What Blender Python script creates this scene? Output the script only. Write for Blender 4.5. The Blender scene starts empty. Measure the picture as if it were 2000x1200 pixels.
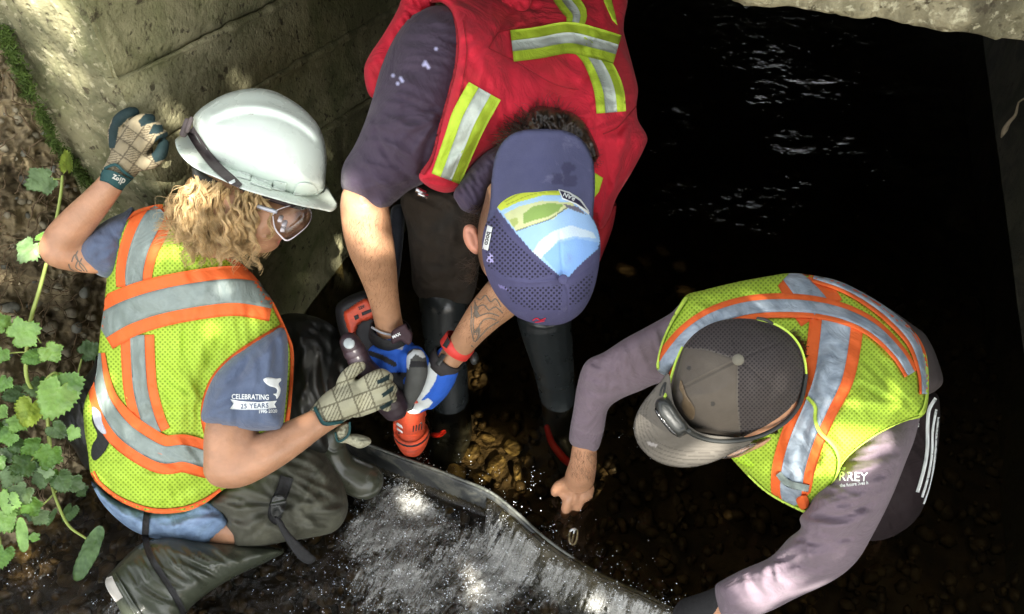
import bpy, bmesh, math, random
import numpy as np
from mathutils import Vector, Matrix
from mathutils.bvhtree import BVHTree
from mathutils.geometry import delaunay_2d_cdt

random.seed(7); RNG = np.random.default_rng(7)
scene = bpy.context.scene
col = scene.collection
# ---------------------------------------------------------------- camera
F = 1500.0; TH = math.radians(46); H = 1.6; ST, CT = math.sin(TH), math.cos(TH)
cam = bpy.data.cameras.new('camera'); cam.lens = 27.0; cam.sensor_width = 36.0
cam.clip_start = 0.02; cam.clip_end = 200
camo = bpy.data.objects.new('camera', cam); col.objects.link(camo)
camo.location = (0, 0, H); camo.rotation_euler = (math.pi/2 - TH, 0, 0)
scene.camera = camo
# ---------------------------------------------------------------- light
SUN_EL, SUN_AZ = math.radians(46), math.radians(162)     # azimuth from +Y, clockwise (behind and right of the camera)
world = bpy.data.worlds.new('World'); scene.world = world; world.use_nodes = True
wn = world.node_tree.nodes; wl = world.node_tree.links; wn.clear()
sky = wn.new('ShaderNodeTexSky'); sky.sky_type = 'NISHITA'; sky.sun_disc = False
sky.sun_elevation = SUN_EL; sky.sun_rotation = SUN_AZ
bg = wn.new('ShaderNodeBackground'); bg.inputs[1].default_value = 0.14
hs = wn.new('ShaderNodeHueSaturation'); hs.inputs['Saturation'].default_value = 0.14
wo = wn.new('ShaderNodeOutputWorld')
wl.new(sky.outputs[0], hs.inputs['Color']); wl.new(hs.outputs[0], bg.inputs[0]); wl.new(bg.outputs[0], wo.inputs[0])
sd = Vector((math.sin(SUN_AZ)*math.cos(SUN_EL), math.cos(SUN_AZ)*math.cos(SUN_EL), math.sin(SUN_EL)))  # towards the sun
sun = bpy.data.lights.new('sun', 'SUN'); sun.energy = 5.0; sun.angle = math.radians(0.4); sun.color = (1.0, .95, .86)
suno = bpy.data.objects.new('sun', sun); col.objects.link(suno); suno.location = (0, 0, 5)
suno.rotation_euler = sd.to_track_quat('Z', 'Y').to_euler()
scene.view_settings.view_transform = 'Standard'; scene.view_settings.look = 'None'
scene.view_settings.exposure = 1.88; scene.view_settings.gamma = 1.0
scene.view_settings.use_curve_mapping = False
scene.render.engine = 'CYCLES'
scene.cycles.max_bounces = 6; scene.cycles.diffuse_bounces = 3; scene.cycles.glossy_bounces = 3
scene.cycles.transparent_max_bounces = 10; scene.cycles.transmission_bounces = 3
scene.cycles.use_denoising = True
scene.cycles.sample_clamp_indirect = 6; scene.cycles.caustics_reflective = False; scene.cycles.caustics_refractive = False

# ---------------------------------------------------------------- geometry helpers
def W(x, y, d):
    x, y, d = np.broadcast_arrays(np.asarray(x, float), np.asarray(y, float), np.asarray(d, float))
    u = (x-1000)/F; v = (y-600)/F
    return np.stack([u*d, d*(CT - v*ST), H - d*(ST + v*CT)], -1)
def PXY(P):
    P = np.asarray(P, float); X, Y, Z = P[..., 0], P[..., 1], H - P[..., 2]
    d = Y*CT + Z*ST; v = (-Y*ST + Z*CT)/d
    return 1000 + F*X/d, 600 + F*v, d
def WZ(x, y, z):                       # the point of height z seen at (x, y)
    v = (np.asarray(y, float)-600)/F
    return W(x, y, (H - z)/(ST + v*CT))

_perm = np.random.default_rng(3).permutation(512)
def perlin(x, y, seed=0):
    x = np.asarray(x, float) + seed*17.31; y = np.asarray(y, float) + seed*9.17
    xi = np.floor(x).astype(int); yi = np.floor(y).astype(int); xf = x-xi; yf = y-yi
    def g(a, b):
        h = _perm[(_perm[(a+seed) & 511] + b) & 511] * (2*math.pi/512)
        return np.cos(h), np.sin(h)
    u = xf*xf*xf*(xf*(xf*6-15)+10); v = yf*yf*yf*(yf*(yf*6-15)+10)
    def dt(a, b, fx, fy):
        gx, gy = g(a, b); return gx*fx + gy*fy
    n0 = dt(xi, yi, xf, yf)*(1-u) + dt(xi+1, yi, xf-1, yf)*u
    n1 = dt(xi, yi+1, xf, yf-1)*(1-u) + dt(xi+1, yi+1, xf-1, yf-1)*u
    return (n0*(1-v) + n1*v)*1.4
def fbm(x, y, seed=0, o=4):
    s = 0; a = 1.0; t = 0
    for k in range(o):
        s = s + a*perlin(x*2**k, y*2**k, seed+k); t += a; a *= .5
    return s/t

def spl(pts, closed=True, n=6):
    P = np.array(pts, float); out = []; m = len(P)
    rng = range(m) if closed else range(m-1)
    for i in rng:
        if closed: p0, p1, p2, p3 = P[i-1], P[i], P[(i+1) % m], P[(i+2) % m]
        else: p0, p1, p2, p3 = P[max(i-1, 0)], P[i], P[i+1], P[min(i+2, m-1)]
        for k in range(n):
            t = k/n
            out.append(.5*((2*p1) + (-p0+p2)*t + (2*p0-5*p1+4*p2-p3)*t*t + (-p0+3*p1-3*p2+p3)*t**3))
    if not closed: out.append(P[-1])
    return np.array(out)
def resample(P, step, closed=True):
    Q = np.vstack([P, P[:1]]) if closed else P
    L = np.r_[0, np.cumsum(np.linalg.norm(np.diff(Q[:, :2], axis=0), axis=1))]
    n = max(int(L[-1]/step), 3 if closed else 1)
    s = np.linspace(0, L[-1], n+1)
    R = np.stack([np.interp(s, L, Q[:, k]) for k in range(Q.shape[1])], 1)
    return R[:-1] if closed else R
def inpoly(x, y, poly):
    x = np.asarray(x, float); y = np.asarray(y, float); ins = np.zeros(x.shape, bool)
    P = np.asarray(poly, float); j = len(P)-1
    for i in range(len(P)):
        xi, yi = P[i][:2]; xj, yj = P[j][:2]
        if yi != yj:
            c = ((yi > y) != (yj > y)) & (x < (xj-xi)*(y-yi)/(yj-yi) + xi); ins ^= c
        j = i
    return ins
def dist_seg(x, y, P, closed=True):
    P = np.asarray(P, float); best = np.full(np.shape(x), 1e9)
    n = len(P)
    for i in range(n if closed else n-1):
        a = P[i]; b = P[(i+1) % n]; ab = b-a; L = (ab**2).sum() + 1e-9
        t = np.clip(((x-a[0])*ab[0] + (y-a[1])*ab[1])/L, 0, 1)
        best = np.minimum(best, np.hypot(x-a[0]-t*ab[0], y-a[1]-t*ab[1]))
    return best
def depthfn(C):
    if np.isscalar(C): return lambda x, y: np.full(np.shape(x), float(C))
    C = np.array(C, float); n = len(C)
    if n == 1: return lambda x, y: np.full(np.shape(x), C[0, 2])
    if n < 4:
        if n == 2:
            a, b = C; dv = b[:2]-a[:2]; L = (dv**2).sum()
            return lambda x, y: a[2] + (b[2]-a[2])*np.clip(((x-a[0])*dv[0]+(y-a[1])*dv[1])/L, -.5, 1.5)
        A = np.c_[np.ones(3), C[:, :2]]; s = np.linalg.solve(A, C[:, 2])
        return lambda x, y: s[0] + s[1]*x + s[2]*y
    X = C[:, :2]/500
    r = np.linalg.norm(X[:, None]-X[None], axis=2); K = np.where(r > 0, r*r*np.log(r+1e-12), 0) + np.eye(n)*.01
    Pm = np.c_[np.ones(n), X]; A = np.block([[K, Pm], [Pm.T, np.zeros((3, 3))]])
    s = np.linalg.solve(A, np.r_[C[:, 2], 0, 0, 0])
    def f(x, y):
        x = np.asarray(x, float)/500; y = np.asarray(y, float)/500
        o = s[n] + s[n+1]*x + s[n+2]*y
        for i in range(n):
            r = np.hypot(x-X[i, 0], y-X[i, 1]); o = o + s[i]*np.where(r > 0, r*r*np.log(r+1e-12), 0)
        return o
    return f

def fillpoly(B, step):
    """points inside polygon B (px) + triangulation; the first len(B) points are the outline"""
    x0, y0 = B.min(0); x1, y1 = B.max(0)
    gy = np.arange(y0+step*.4, y1, step*.87); pts = []
    for r, yy in enumerate(gy):
        gx = np.arange(x0 + (r % 2)*step*.5, x1, step); pts.append(np.c_[gx, np.full(len(gx), yy)])
    G = np.vstack(pts) if pts else np.zeros((0, 2))
    G = G[inpoly(G[:, 0], G[:, 1], B)]
    if len(G): G = G[dist_seg(G[:, 0], G[:, 1], B) > step*.55]
    P = np.vstack([B, G]); n = len(B)
    v, e, f, ov, oe, of = delaunay_2d_cdt([Vector(p) for p in P], [(i, (i+1) % n) for i in range(n)], [], 1, 1e-5)
    return np.array([[a.x, a.y] for a in v]), [tuple(t) for t in f], n

def creasefn(creases):
    """creases: (points, half width px, height m); height > 0 is a ridge towards the camera"""
    def f(x, y):
        o = np.zeros(np.shape(x))
        for pts, w, a in creases:
            L = spl(pts, False, 4) if len(pts) > 2 else np.array(pts, float)
            d = dist_seg(x, y, L, False); o += a*np.exp(-(d/w)**2)
        return o
    return f
def fan(x, y, a0, a1, L0, L1, n, amp, w, seed=0, r0=0, bend=.35):
    """pulled cloth: tapering creases radiating from (x, y) between the angles a0 and a1"""
    r = np.random.default_rng(seed); out = []
    for k in range(n):
        a = math.radians(a0+(a1-a0)*(k+.5+r.uniform(-.35, .35))/max(n, 1)); L = r.uniform(L0, L1); b = r.normal()*bend; s0 = r0*r.uniform(.6, 1.3); pts = []
        for t in np.linspace(0, 1, 5):
            rr = s0+L*t; aa = a+b*t*.5; pts.append((x+rr*math.cos(aa), y+rr*math.sin(aa)))
        out.append((pts, w*r.uniform(.7, 1.3), 1.7*amp*(1 if k % 2 else -.8)*r.uniform(.6, 1.2)))
    return out
def bands(p, q, n, half, amp, w, seed=0, ang=90, bow=.15):
    """creases lying across a limb between p and q (bunched sleeve)"""
    r = np.random.default_rng(seed); p = np.array(p, float); q = np.array(q, float); u = (q-p)/np.linalg.norm(q-p); a = math.radians(ang); v = np.array([u[0]*math.cos(a)-u[1]*math.sin(a), u[0]*math.sin(a)+u[1]*math.cos(a)]); out = []
    for k in range(n):
        c = p+(q-p)*(k+.5+r.uniform(-.3, .3))/n; c = c+v*half*r.uniform(-.2, .2); h = half*r.uniform(.75, 1.05); sk = r.uniform(-.25, .25); pts = [tuple(c+v*h*t+u*(h*bow*(1-t*t)+h*sk*t)) for t in np.linspace(-1, 1, 5)]
        out.append((pts, w*r.uniform(.7, 1.3), 1.1*amp*(1 if k % 2 else -.35)*r.uniform(.6, 1.2)))
    return out
def foldfn(amp, ang, Ls, Ll, seed=0):
    """cloth folds running along ang (degrees in the picture plane), Ls short and Ll long wavelength in px"""
    ca, sa = math.cos(math.radians(ang)), math.sin(math.radians(ang))
    def f(x, y):
        a = x*ca + y*sa; b = -x*sa + y*ca
        w = perlin(x/140, y/140, seed+5)*.9
        n = perlin(a/Ll, b/Ls + w, seed); m = perlin(a/(Ll*.5), b/(Ls*.5) + w*1.3, seed+2)
        r = (1-np.abs(n)*2.2)
        return 3.0*amp*(.72*np.sign(r)*np.abs(r)**1.3 + .28*m)*(0.6+.8*perlin(x/120, y/120, seed+9))
    return f

def pillow(outline, D, T, R, step=7, folds=(), creases=(), Tb=None, raw=False, n=5):
    B = np.array(outline, float) if raw else spl(outline, True, n)
    B = resample(B, step*.8)
    P, Fc, nb = fillpoly(B, step)
    x, y = P[:, 0], P[:, 1]
    ds = dist_seg(x, y, B); ds[:nb] = 0
    q = np.clip(ds/R, 0, 1); pr = np.sqrt(np.clip(1-(1-q)**2, 0, 1))
    d0 = depthfn(D)(x, y); att = np.clip(ds/14.0, 0, 1)
    df = d0 - T*pr; db = d0 + (T if Tb is None else Tb)*pr
    for f in folds: df = df - f(x, y)*att
    if creases: df = df - creasefn(creases)(x, y)*att
    N = len(P); front = W(x, y, df); back = W(x, y, db)
    inner = np.arange(N) >= nb
    bi = np.arange(N); bi[inner] = N + np.arange(inner.sum())
    V = np.vstack([front, back[inner]])
    # orient
    a, b, c = [np.array(V[i]) for i in Fc[0]]
    nrm = np.cross(b-a, c-a); view = a - np.array([0, 0, H])
    flip = np.dot(nrm, view) > 0
    ff = []; 
    for t in Fc:
        t = t[::-1] if flip else t
        ff.append(t); ff.append(tuple(int(bi[i]) for i in t[::-1]))
    return V, ff

def tube(pts, seg=16, n=5, flat=1.0, cap=True):
    """pts: (x, y, depth, radius px). A round limb through them."""
    S = spl(pts, False, n) if len(pts) > 2 else resample(np.array(pts, float), 10, False)
    C = W(S[:, 0], S[:, 1], S[:, 2]); R = S[:, 3]*S[:, 2]/F
    return tube3(C, R, seg, flat, cap)
def tube3(C, R, seg=12, flat=1.0, cap=True):
    C = np.asarray(C, float); m = len(C); R = np.broadcast_to(R, (m,))
    T = np.gradient(C, axis=0); T /= np.linalg.norm(T, axis=1)[:, None]+1e-12
    view = C[0]-np.array([0, 0, H]); view /= np.linalg.norm(view)
    u = view - T[0]*np.dot(view, T[0])
    if np.linalg.norm(u) < .1: u = np.cross(T[0], [0, 0, 1.0])
    u /= np.linalg.norm(u); V = []; 
    for i in range(m):
        u = u - T[i]*np.dot(u, T[i]); u /= np.linalg.norm(u)+1e-12; w = np.cross(T[i], u)
        for k in range(seg):
            a = 2*math.pi*k/seg; V.append(C[i] + R[i]*(math.cos(a)*u*flat + math.sin(a)*w))
    ff = []
    for i in range(m-1):
        for k in range(seg):
            a = i*seg+k; b = i*seg+(k+1) % seg; ff.append((a, b, b+seg, a+seg))
    if cap:
        for (i, s) in ((0, -1), (m-1, 1)):
            base = i*seg; prev = [base+k for k in range(seg)]
            for q in (.5, .87):
                ring = len(V)
                for k in range(seg):
                    V.append(C[i] + (V[base+k]-C[i])*math.sqrt(1-q*q) + T[i]*s*R[i]*q)
                for k in range(seg):
                    a, b, c, d = prev[k], prev[(k+1) % seg], ring+(k+1) % seg, ring+k
                    ff.append((a, b, c, d) if s > 0 else (b, a, d, c))
                prev = [ring+k for k in range(seg)]
            V.append(C[i] + T[i]*s*R[i]); t = len(V)-1
            for k in range(seg):
                a, b = prev[k], prev[(k+1) % seg]; ff.append((a, b, t) if s > 0 else (b, a, t))
    return np.array(V), ff
def ball(x, y, d, r, sx=1, sy=1, sz=1, seg=20, ring=14):
    """ellipsoid; r in px, s* stretch along picture x, picture y, depth"""
    c = W(x, y, d); R = r*d/F
    ex = np.array([1., 0, 0]); ez = c-np.array([0, 0, H]); ez /= np.linalg.norm(ez)
    ex = ex - ez*np.dot(ex, ez); ex /= np.linalg.norm(ex); ey = np.cross(ez, ex)
    V = [c - ez*R*sz]; ff = []
    for i in range(1, ring):
        p = math.pi*i/ring
        for k in range(seg):
            a = 2*math.pi*k/seg
            V.append(c + R*(sx*ex*math.sin(p)*math.cos(a) + sy*ey*math.sin(p)*math.sin(a) - sz*ez*math.cos(p)))
    V.append(c + ez*R*sz)
    for k in range(seg): ff.append((0, 1+(k+1) % seg, 1+k))
    for i in range(ring-2):
        for k in range(seg):
            a = 1+i*seg+k; b = 1+i*seg+(k+1) % seg; ff.append((a, b, b+seg, a+seg))
    t = len(V)-1; o = 1+(ring-2)*seg
    for k in range(seg): ff.append((o+k, o+(k+1) % seg, t))
    return np.array(V), ff
def box3(c, sx, sy, sz, ax=None):
    """box with centre c, half sizes along the axes ax (rows)"""
    ax = np.eye(3) if ax is None else np.asarray(ax, float)
    V = [np.array(c) + i*sx*ax[0] + j*sy*ax[1] + k*sz*ax[2] for i in (-1, 1) for j in (-1, 1) for k in (-1, 1)]
    return np.array(V), [(0, 1, 3, 2), (4, 6, 7, 5), (0, 4, 5, 1), (2, 3, 7, 6), (0, 2, 6, 4), (1, 5, 7, 3)]
def join(*ms):
    V = []; Fc = []; o = 0
    for v, f in ms:
        V.append(v); Fc += [tuple(i+o for i in t) for t in f]; o += len(v)
    return np.vstack(V), Fc

def mesh_from(V, Fc, name='m'):
    me = bpy.data.meshes.new(name); me.from_pydata([tuple(map(float, v)) for v in V], [], [tuple(map(int, f)) for f in Fc]); me.update(); return me
def laplace(V, edges, it, k=.5):
    n = len(V); cnt = np.zeros(n); np.add.at(cnt, edges[:, 0], 1); np.add.at(cnt, edges[:, 1], 1); cnt = np.maximum(cnt, 1)
    for _ in range(it):
        S = np.zeros_like(V); np.add.at(S, edges[:, 0], V[edges[:, 1]]); np.add.at(S, edges[:, 1], V[edges[:, 0]])
        V = V + k*(S/cnt[:, None]-V)
    return V
def blend(parts, voxel=.005, it=4, folds=(), creases=()):
    """fuse closed shapes into one continuous skin"""
    V, Fc = join(*parts)
    me = mesh_from(V, Fc); bm = bmesh.new(); bm.from_mesh(me); bmesh.ops.recalc_face_normals(bm, faces=bm.faces); bm.to_mesh(me); bm.free()
    o = bpy.data.objects.new('tmp', me); col.objects.link(o)
    md = o.modifiers.new('r', 'REMESH'); md.mode = 'VOXEL'; md.voxel_size = voxel
    dg = bpy.context.evaluated_depsgraph_get(); e = o.evaluated_get(dg); m2 = e.to_mesh()
    n = len(m2.vertices); V = np.zeros(n*3); m2.vertices.foreach_get('co', V); V = V.reshape(-1, 3)
    ed = np.zeros(len(m2.edges)*2, int); m2.edges.foreach_get('vertices', ed); ed = ed.reshape(-1, 2)
    Fc = [tuple(p.vertices) for p in m2.polygons]
    e.to_mesh_clear(); bpy.data.objects.remove(o); bpy.data.meshes.remove(me)
    V = laplace(V, ed, it)
    if folds or creases:
        x, y, d = PXY(V); a = np.zeros(n)
        for f in folds: a += f(x, y)
        if creases: a += creasefn(creases)(x, y)
        V = W(x, y, d - a)
    return V, Fc

# ---------------------------------------------------------------- objects
ORG = {}; BV = {}; VV = {}
def tagg(o, label=None, cat=None, group=None, kind=None):
    if label: o['label'] = label
    if cat: o['category'] = cat
    if group: o['group'] = group
    if kind: o['kind'] = kind
    return o
def thing(name, at, label, cat, group=None):
    o = bpy.data.objects.new(name, None); col.objects.link(o); o.location = tuple(map(float, at)); o.empty_display_size = .05
    ORG[o] = np.array(at, float); return tagg(o, label, cat, group)
def mk(name, VF, mat, parent=None, smooth=True, label=None, origin=None):
    V, Fc = VF; V = np.asarray(V, float)
    org = ORG[parent] if parent is not None else (np.zeros(3) if origin is None else np.array(origin, float))
    me = mesh_from(V-org, Fc, name)
    if smooth: me.polygons.foreach_set('use_smooth', [True]*len(me.polygons))
    x, y, d = PXY(V); uv = me.uv_layers.new(name='UVMap')
    li = np.zeros(len(me.loops), int); me.loops.foreach_get('vertex_index', li)
    uv.data.foreach_set('uv', np.c_[x[li]/100, -y[li]/100].ravel())
    me.materials.append(mat)
    o = bpy.data.objects.new(name, me); col.objects.link(o)
    if parent is not None: o.parent = parent
    else: o.location = tuple(org)
    ORG[o] = org; VV[o] = V
    if label: o['label'] = label
    return o
def bvh(*objs):
    Vs = []; Fs = []; n = 0
    for o in objs:
        Vs.append(VV[o]); Fs += [tuple(i+n for i in p.vertices) for p in o.data.polygons]; n += len(VV[o])
    V = np.vstack(Vs); return BVHTree.FromPolygons([tuple(v) for v in V], Fs)
CAMV = Vector((0, 0, H))
def hitdepth(x, y, tree, snap=True):
    P = W(x, y, np.ones(np.shape(x))); D = np.full(len(P), np.nan)
    for i, p in enumerate(P):
        dr = Vector(p)-CAMV; h = tree.ray_cast(CAMV, dr.normalized())
        if h[0] is not None: D[i] = PXY(np.array(h[0]))[2]
    bad = np.isnan(D)
    if bad.all(): raise RuntimeError('drape misses at %s' % ((float(x[0]), float(y[0])),))
    if bad.any():
        g = np.where(~bad)[0]; gx, gy = x[g].copy(), y[g].copy()
        for i in np.where(bad)[0]:
            j = g[np.argmin((gx-x[i])**2+(gy-y[i])**2)]; a, b = 0.0, 1.0; D[i] = D[j]
            if snap:                       # the cloth ends here: stop the band at the edge
                ax, ay, cx, cy = x[j], y[j], x[i], y[i]
                for _ in range(6):
                    m = (a+b)/2; mx, my = ax+(cx-ax)*m, ay+(cy-ay)*m; dr = Vector(W(mx, my, 1.0))-CAMV; h = tree.ray_cast(CAMV, dr.normalized())
                    if h[0] is not None: a = m; D[i] = PXY(np.array(h[0]))[2]
                    else: b = m
                x[i], y[i] = ax+(cx-ax)*a, ay+(cy-ay)*a
    return D
def sheet(x, y, D, Fc, nb, off, back=.006):
    """raised sheet with a rim running back to the surface"""
    N = len(x); V = W(x, y, D-off); a, b, c = [V[i] for i in Fc[0]]
    if np.dot(np.cross(b-a, c-a), a-np.array([0, 0, H])) > 0: Fc = [t[::-1] for t in Fc]
    rim = W(x[:nb], y[:nb], D[:nb]+back-off); V = np.vstack([V, rim])
    Fc = list(Fc) + [(i, (i+1) % nb, N+(i+1) % nb, N+i) for i in range(nb)]
    return V, Fc
def patch(poly, tree, off=.002, step=7, smooth=True, n=4):
    B = spl(poly, True, n) if smooth else np.array(poly, float)
    B = resample(B, step*.8) if smooth else dense(B, step)
    P, Fc, nb = fillpoly(B, step); x, y = P[:, 0], P[:, 1]
    return sheet(x, y, hitdepth(x, y, tree), Fc, nb, off)
def dense(B, step):
    out = []
    for i in range(len(B)):
        a, b = B[i], B[(i+1) % len(B)]; n = max(1, int(np.linalg.norm(b-a)/step))
        for k in range(n): out.append(a+(b-a)*k/n)
    return np.array(out)
def ribbon(line, w, tree, off=.002, step=6, nt=None, closed=False):
    """line: (x, y) or (x, y, width) px; sewn-on band following the cloth"""
    L = np.array([(p[0], p[1], p[2] if len(p) > 2 else w) for p in line], float)
    L = spl(L, False, 6) if len(L) > 2 else L
    L = resample(L, step, False); T = np.gradient(L[:, :2], axis=0); T /= np.linalg.norm(T, axis=1)[:, None]+1e-9
    Nn = np.c_[-T[:, 1], T[:, 0]]; m = len(L); nt = nt or max(2, int(L[:, 2].max()/step)+1)
    ts = np.linspace(-.5, .5, nt)
    G = L[:, None, :2] + Nn[:, None]*ts[None, :, None]*L[:, 2][:, None, None]
    x = G[..., 0].ravel(); y = G[..., 1].ravel(); D = hitdepth(x, y, tree)
    Fc = [(i*nt+k, i*nt+k+1, (i+1)*nt+k+1, (i+1)*nt+k) for i in range(m-1) for k in range(nt-1)]
    V = W(x, y, D-off); a, b, c = [V[i] for i in Fc[0][:3]]
    if np.dot(np.cross(b-a, c-a), a-np.array([0, 0, H])) > 0: Fc = [t[::-1] for t in Fc]
    per = [k for k in range(nt)] + [i*nt+nt-1 for i in range(1, m)] + [(m-1)*nt+k for k in range(nt-2, -1, -1)] + [i*nt for i in range(m-2, 0, -1)]
    rim = W(x[per], y[per], D[per]+.003); N = len(V); q = len(per)
    return np.vstack([V, rim]), Fc + [(per[i], per[(i+1) % q], N+(i+1) % q, N+i) for i in range(q)]
def lettering(s, x, y, size, ang, tree, off=.003, stretch=1.0, arc=0, bold=.0, spacing=1.0):
    cu = bpy.data.curves.new('t', 'FONT'); cu.body = s; cu.align_x = 'CENTER'; cu.align_y = 'CENTER'; cu.offset = bold; cu.space_character = spacing
    cu.resolution_u = 3
    o = bpy.data.objects.new('t', cu); col.objects.link(o)
    dg = bpy.context.evaluated_depsgraph_get(); e = o.evaluated_get(dg); m = e.to_mesh()
    V = np.array([v.co[:] for v in m.vertices]); Fc = [tuple(p.vertices) for p in m.polygons]
    e.to_mesh_clear(); bpy.data.objects.remove(o)
    X = V[:, 0]*size*stretch; Y = -V[:, 1]*size + arc*(X**2)
    a = math.radians(ang); px = x + X*math.cos(a) - Y*math.sin(a); py = y + X*math.sin(a) + Y*math.cos(a)
    D = hitdepth(px, py, tree); Vw = W(px, py, D-off)
    return Vw, Fc

# ---------------------------------------------------------------- materials
def nt_(m):
    m.use_nodes = True; t = m.node_tree; return t, t.nodes, t.links
MATS = {}
def M(name, c, rough=.6, var=.18, vs=14, bump=.25, bs=60, spec=.4, metal=0, coat=0, sheen=0, attr=False, c2=None, c2s=6, c2t=(.5, .62),
      dots=None, dotc=None, wrinkle=0, ws=18, trans=0, sss=0):
    """fabric / plastic / skin with grain, uneven tone and fine relief. dots: perforation pitch in UV units"""
    m = bpy.data.materials.new(name); t, N, L = nt_(m); b = N['Principled BSDF']
    tc = N.new('ShaderNodeTexCoord'); src = tc.outputs['Object']
    if attr:
        at = N.new('ShaderNodeAttribute'); at.attribute_name = 'col'; base = at.outputs['Color']
    else:
        rgb = N.new('ShaderNodeRGB'); rgb.outputs[0].default_value = (*c, 1); base = rgb.outputs[0]
    def mix(a, bcol, fac, mode='MIX'):
        x = N.new('ShaderNodeMix'); x.data_type = 'RGBA'; x.blend_type = mode
        if isinstance(fac, float): x.inputs[0].default_value = fac
        else: L.new(fac, x.inputs[0])
        L.new(a, x.inputs[6])
        if isinstance(bcol, tuple): x.inputs[7].default_value = (*bcol, 1)
        else: L.new(bcol, x.inputs[7])
        return x.outputs[2]
    def noise(s, det=5, dist=0, rough=.55):
        n = N.new('ShaderNodeTexNoise'); n.inputs['Scale'].default_value = s; n.inputs['Detail'].default_value = det
        n.inputs['Distortion'].default_value = dist; n.inputs['Roughness'].default_value = rough; L.new(src, n.inputs['Vector']); return n.outputs['Fac']
    def ramp(f, a, b_, v0=0., v1=1.):
        r = N.new('ShaderNodeMapRange'); r.inputs[1].default_value = a; r.inputs[2].default_value = b_; r.inputs[3].default_value = v0; r.inputs[4].default_value = v1
        L.new(f, r.inputs[0]); return r.outputs[0]
    if c2 is not None: base = mix(base, tuple(c2), ramp(noise(c2s, 8, .6, .65), *c2t))
    nf = ramp(noise(vs, 7, .3), .25, .75, 1-var, 1+var)
    cm = N.new('ShaderNodeCombineColor'); 
    for k in range(3): L.new(nf, cm.inputs[k])
    base = mix(base, cm.outputs[0], 1.0, 'MULTIPLY')
    hgt = None
    if dots:
        mp = N.new('ShaderNodeMapping'); mp.inputs['Rotation'].default_value = (0, 0, math.radians(45)); mp.inputs['Scale'].default_value = (1/dots, 1/dots, 1)
        L.new(tc.outputs['UV'], mp.inputs[0]); vo = N.new('ShaderNodeTexVoronoi'); vo.voronoi_dimensions = '2D'; vo.inputs['Randomness'].default_value = .06; vo.inputs['Scale'].default_value = 1
        L.new(mp.outputs[0], vo.inputs['Vector']); dm = ramp(vo.outputs['Distance'], .24, .36, 1, 0)
        if attr:
            mu = N.new('ShaderNodeMath'); mu.operation = 'MULTIPLY'; sb = N.new('ShaderNodeMath'); sb.operation = 'SUBTRACT'; sb.inputs[0].default_value = 1
            L.new(at.outputs['Alpha'], sb.inputs[1]); L.new(dm, mu.inputs[0]); L.new(sb.outputs[0], mu.inputs[1]); dm = mu.outputs[0]
        base = mix(base, tuple(dotc), dm)
    L.new(base, b.inputs['Base Color'])
    rr = ramp(noise(vs*2.3, 4), .3, .7, max(rough-.1, .02), min(rough+.1, 1)); L.new(rr, b.inputs['Roughness'])
    b.inputs['Specular IOR Level'].default_value = spec; b.inputs['Metallic'].default_value = metal; b.inputs['Coat Weight'].default_value = coat
    b.inputs['Coat Roughness'].default_value = .12
    if sheen: b.inputs['Sheen Weight'].default_value = sheen; b.inputs['Sheen Roughness'].default_value = .5
    if sss: b.inputs['Subsurface Weight'].default_value = sss; b.inputs['Subsurface Radius'].default_value = (.01, .004, .002); b.inputs['Subsurface Scale'].default_value = .6
    bp = N.new('ShaderNodeBump'); bp.inputs['Strength'].default_value = bump; bp.inputs['Distance'].default_value = .002; L.new(noise(bs, 6), bp.inputs['Height']); last = bp
    if wrinkle:
        b2 = N.new('ShaderNodeBump'); b2.inputs['Strength'].default_value = wrinkle; b2.inputs['Distance'].default_value = .025
        L.new(noise(ws, 3, 1.6), b2.inputs['Height']); L.new(bp.outputs[0], b2.inputs['Normal']); last = b2
    if dots:
        b3 = N.new('ShaderNodeBump'); b3.invert = True; b3.inputs['Strength'].default_value = .5; b3.inputs['Distance'].default_value = .001
        L.new(dm, b3.inputs['Height']); L.new(last.outputs[0], b3.inputs['Normal']); last = b3
    L.new(last.outputs[0], b.inputs['Normal'])
    MATS[name] = m; return m
def paint(o, base, layers=(), perf=(), holes=False):
    """flat print and dye: colour per vertex from outlines"""
    V = VV[o]; x, y, d = PXY(V); n = len(V)
    C = np.ones((n, 4)); C[:, :3] = base
    for poly, c in layers:
        if callable(poly): k = poly(x, y)
        else: k = inpoly(x, y, poly)
        C[k, :3] = c
    for poly in perf: C[inpoly(x, y, poly), 3] = 0
    if holes: C[:, 3] = 0
    a = o.data.color_attributes.new('col', 'FLOAT_COLOR', 'POINT'); a.data.foreach_set('color', C.ravel())
def line_mask(pts, w):
    L = np.array(pts, float); return lambda x, y: dist_seg(x, y, L, False) < w
# ================================================================ SETTING
AZ = math.radians(20); AX = np.array([math.sin(AZ), math.cos(AZ), 0]); BX = np.array([math.cos(AZ), -math.sin(AZ), 0]); ZX = np.array([0, 0, 1.])
WALL_B, WALL_R, S0, ROOF_Z, ROOF_A = -1.085, .85, .926, 1.12, 1.10
def CW(s, b, z):                       # culvert frame to world
    s, b, z = np.broadcast_arrays(np.asarray(s, float), np.asarray(b, float), np.asarray(z, float))
    return s[..., None]*AX + b[..., None]*BX + z[..., None]*ZX
def plane_sz(x, y):                    # picture point -> (s, z) on the left wall
    P1 = W(x, y, 1.0); C = np.array([0, 0, H]); dr = P1-C; t = WALL_B/np.dot(dr, BX); P = C+dr*t
    return np.dot(P, AX), P[2]
def seam(p, q):
    a, b = plane_sz(*p), plane_sz(*q); k = (b[1]-a[1])/(b[0]-a[0]); return lambda s: a[1]+k*(np.asarray(s)-a[0])

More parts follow.
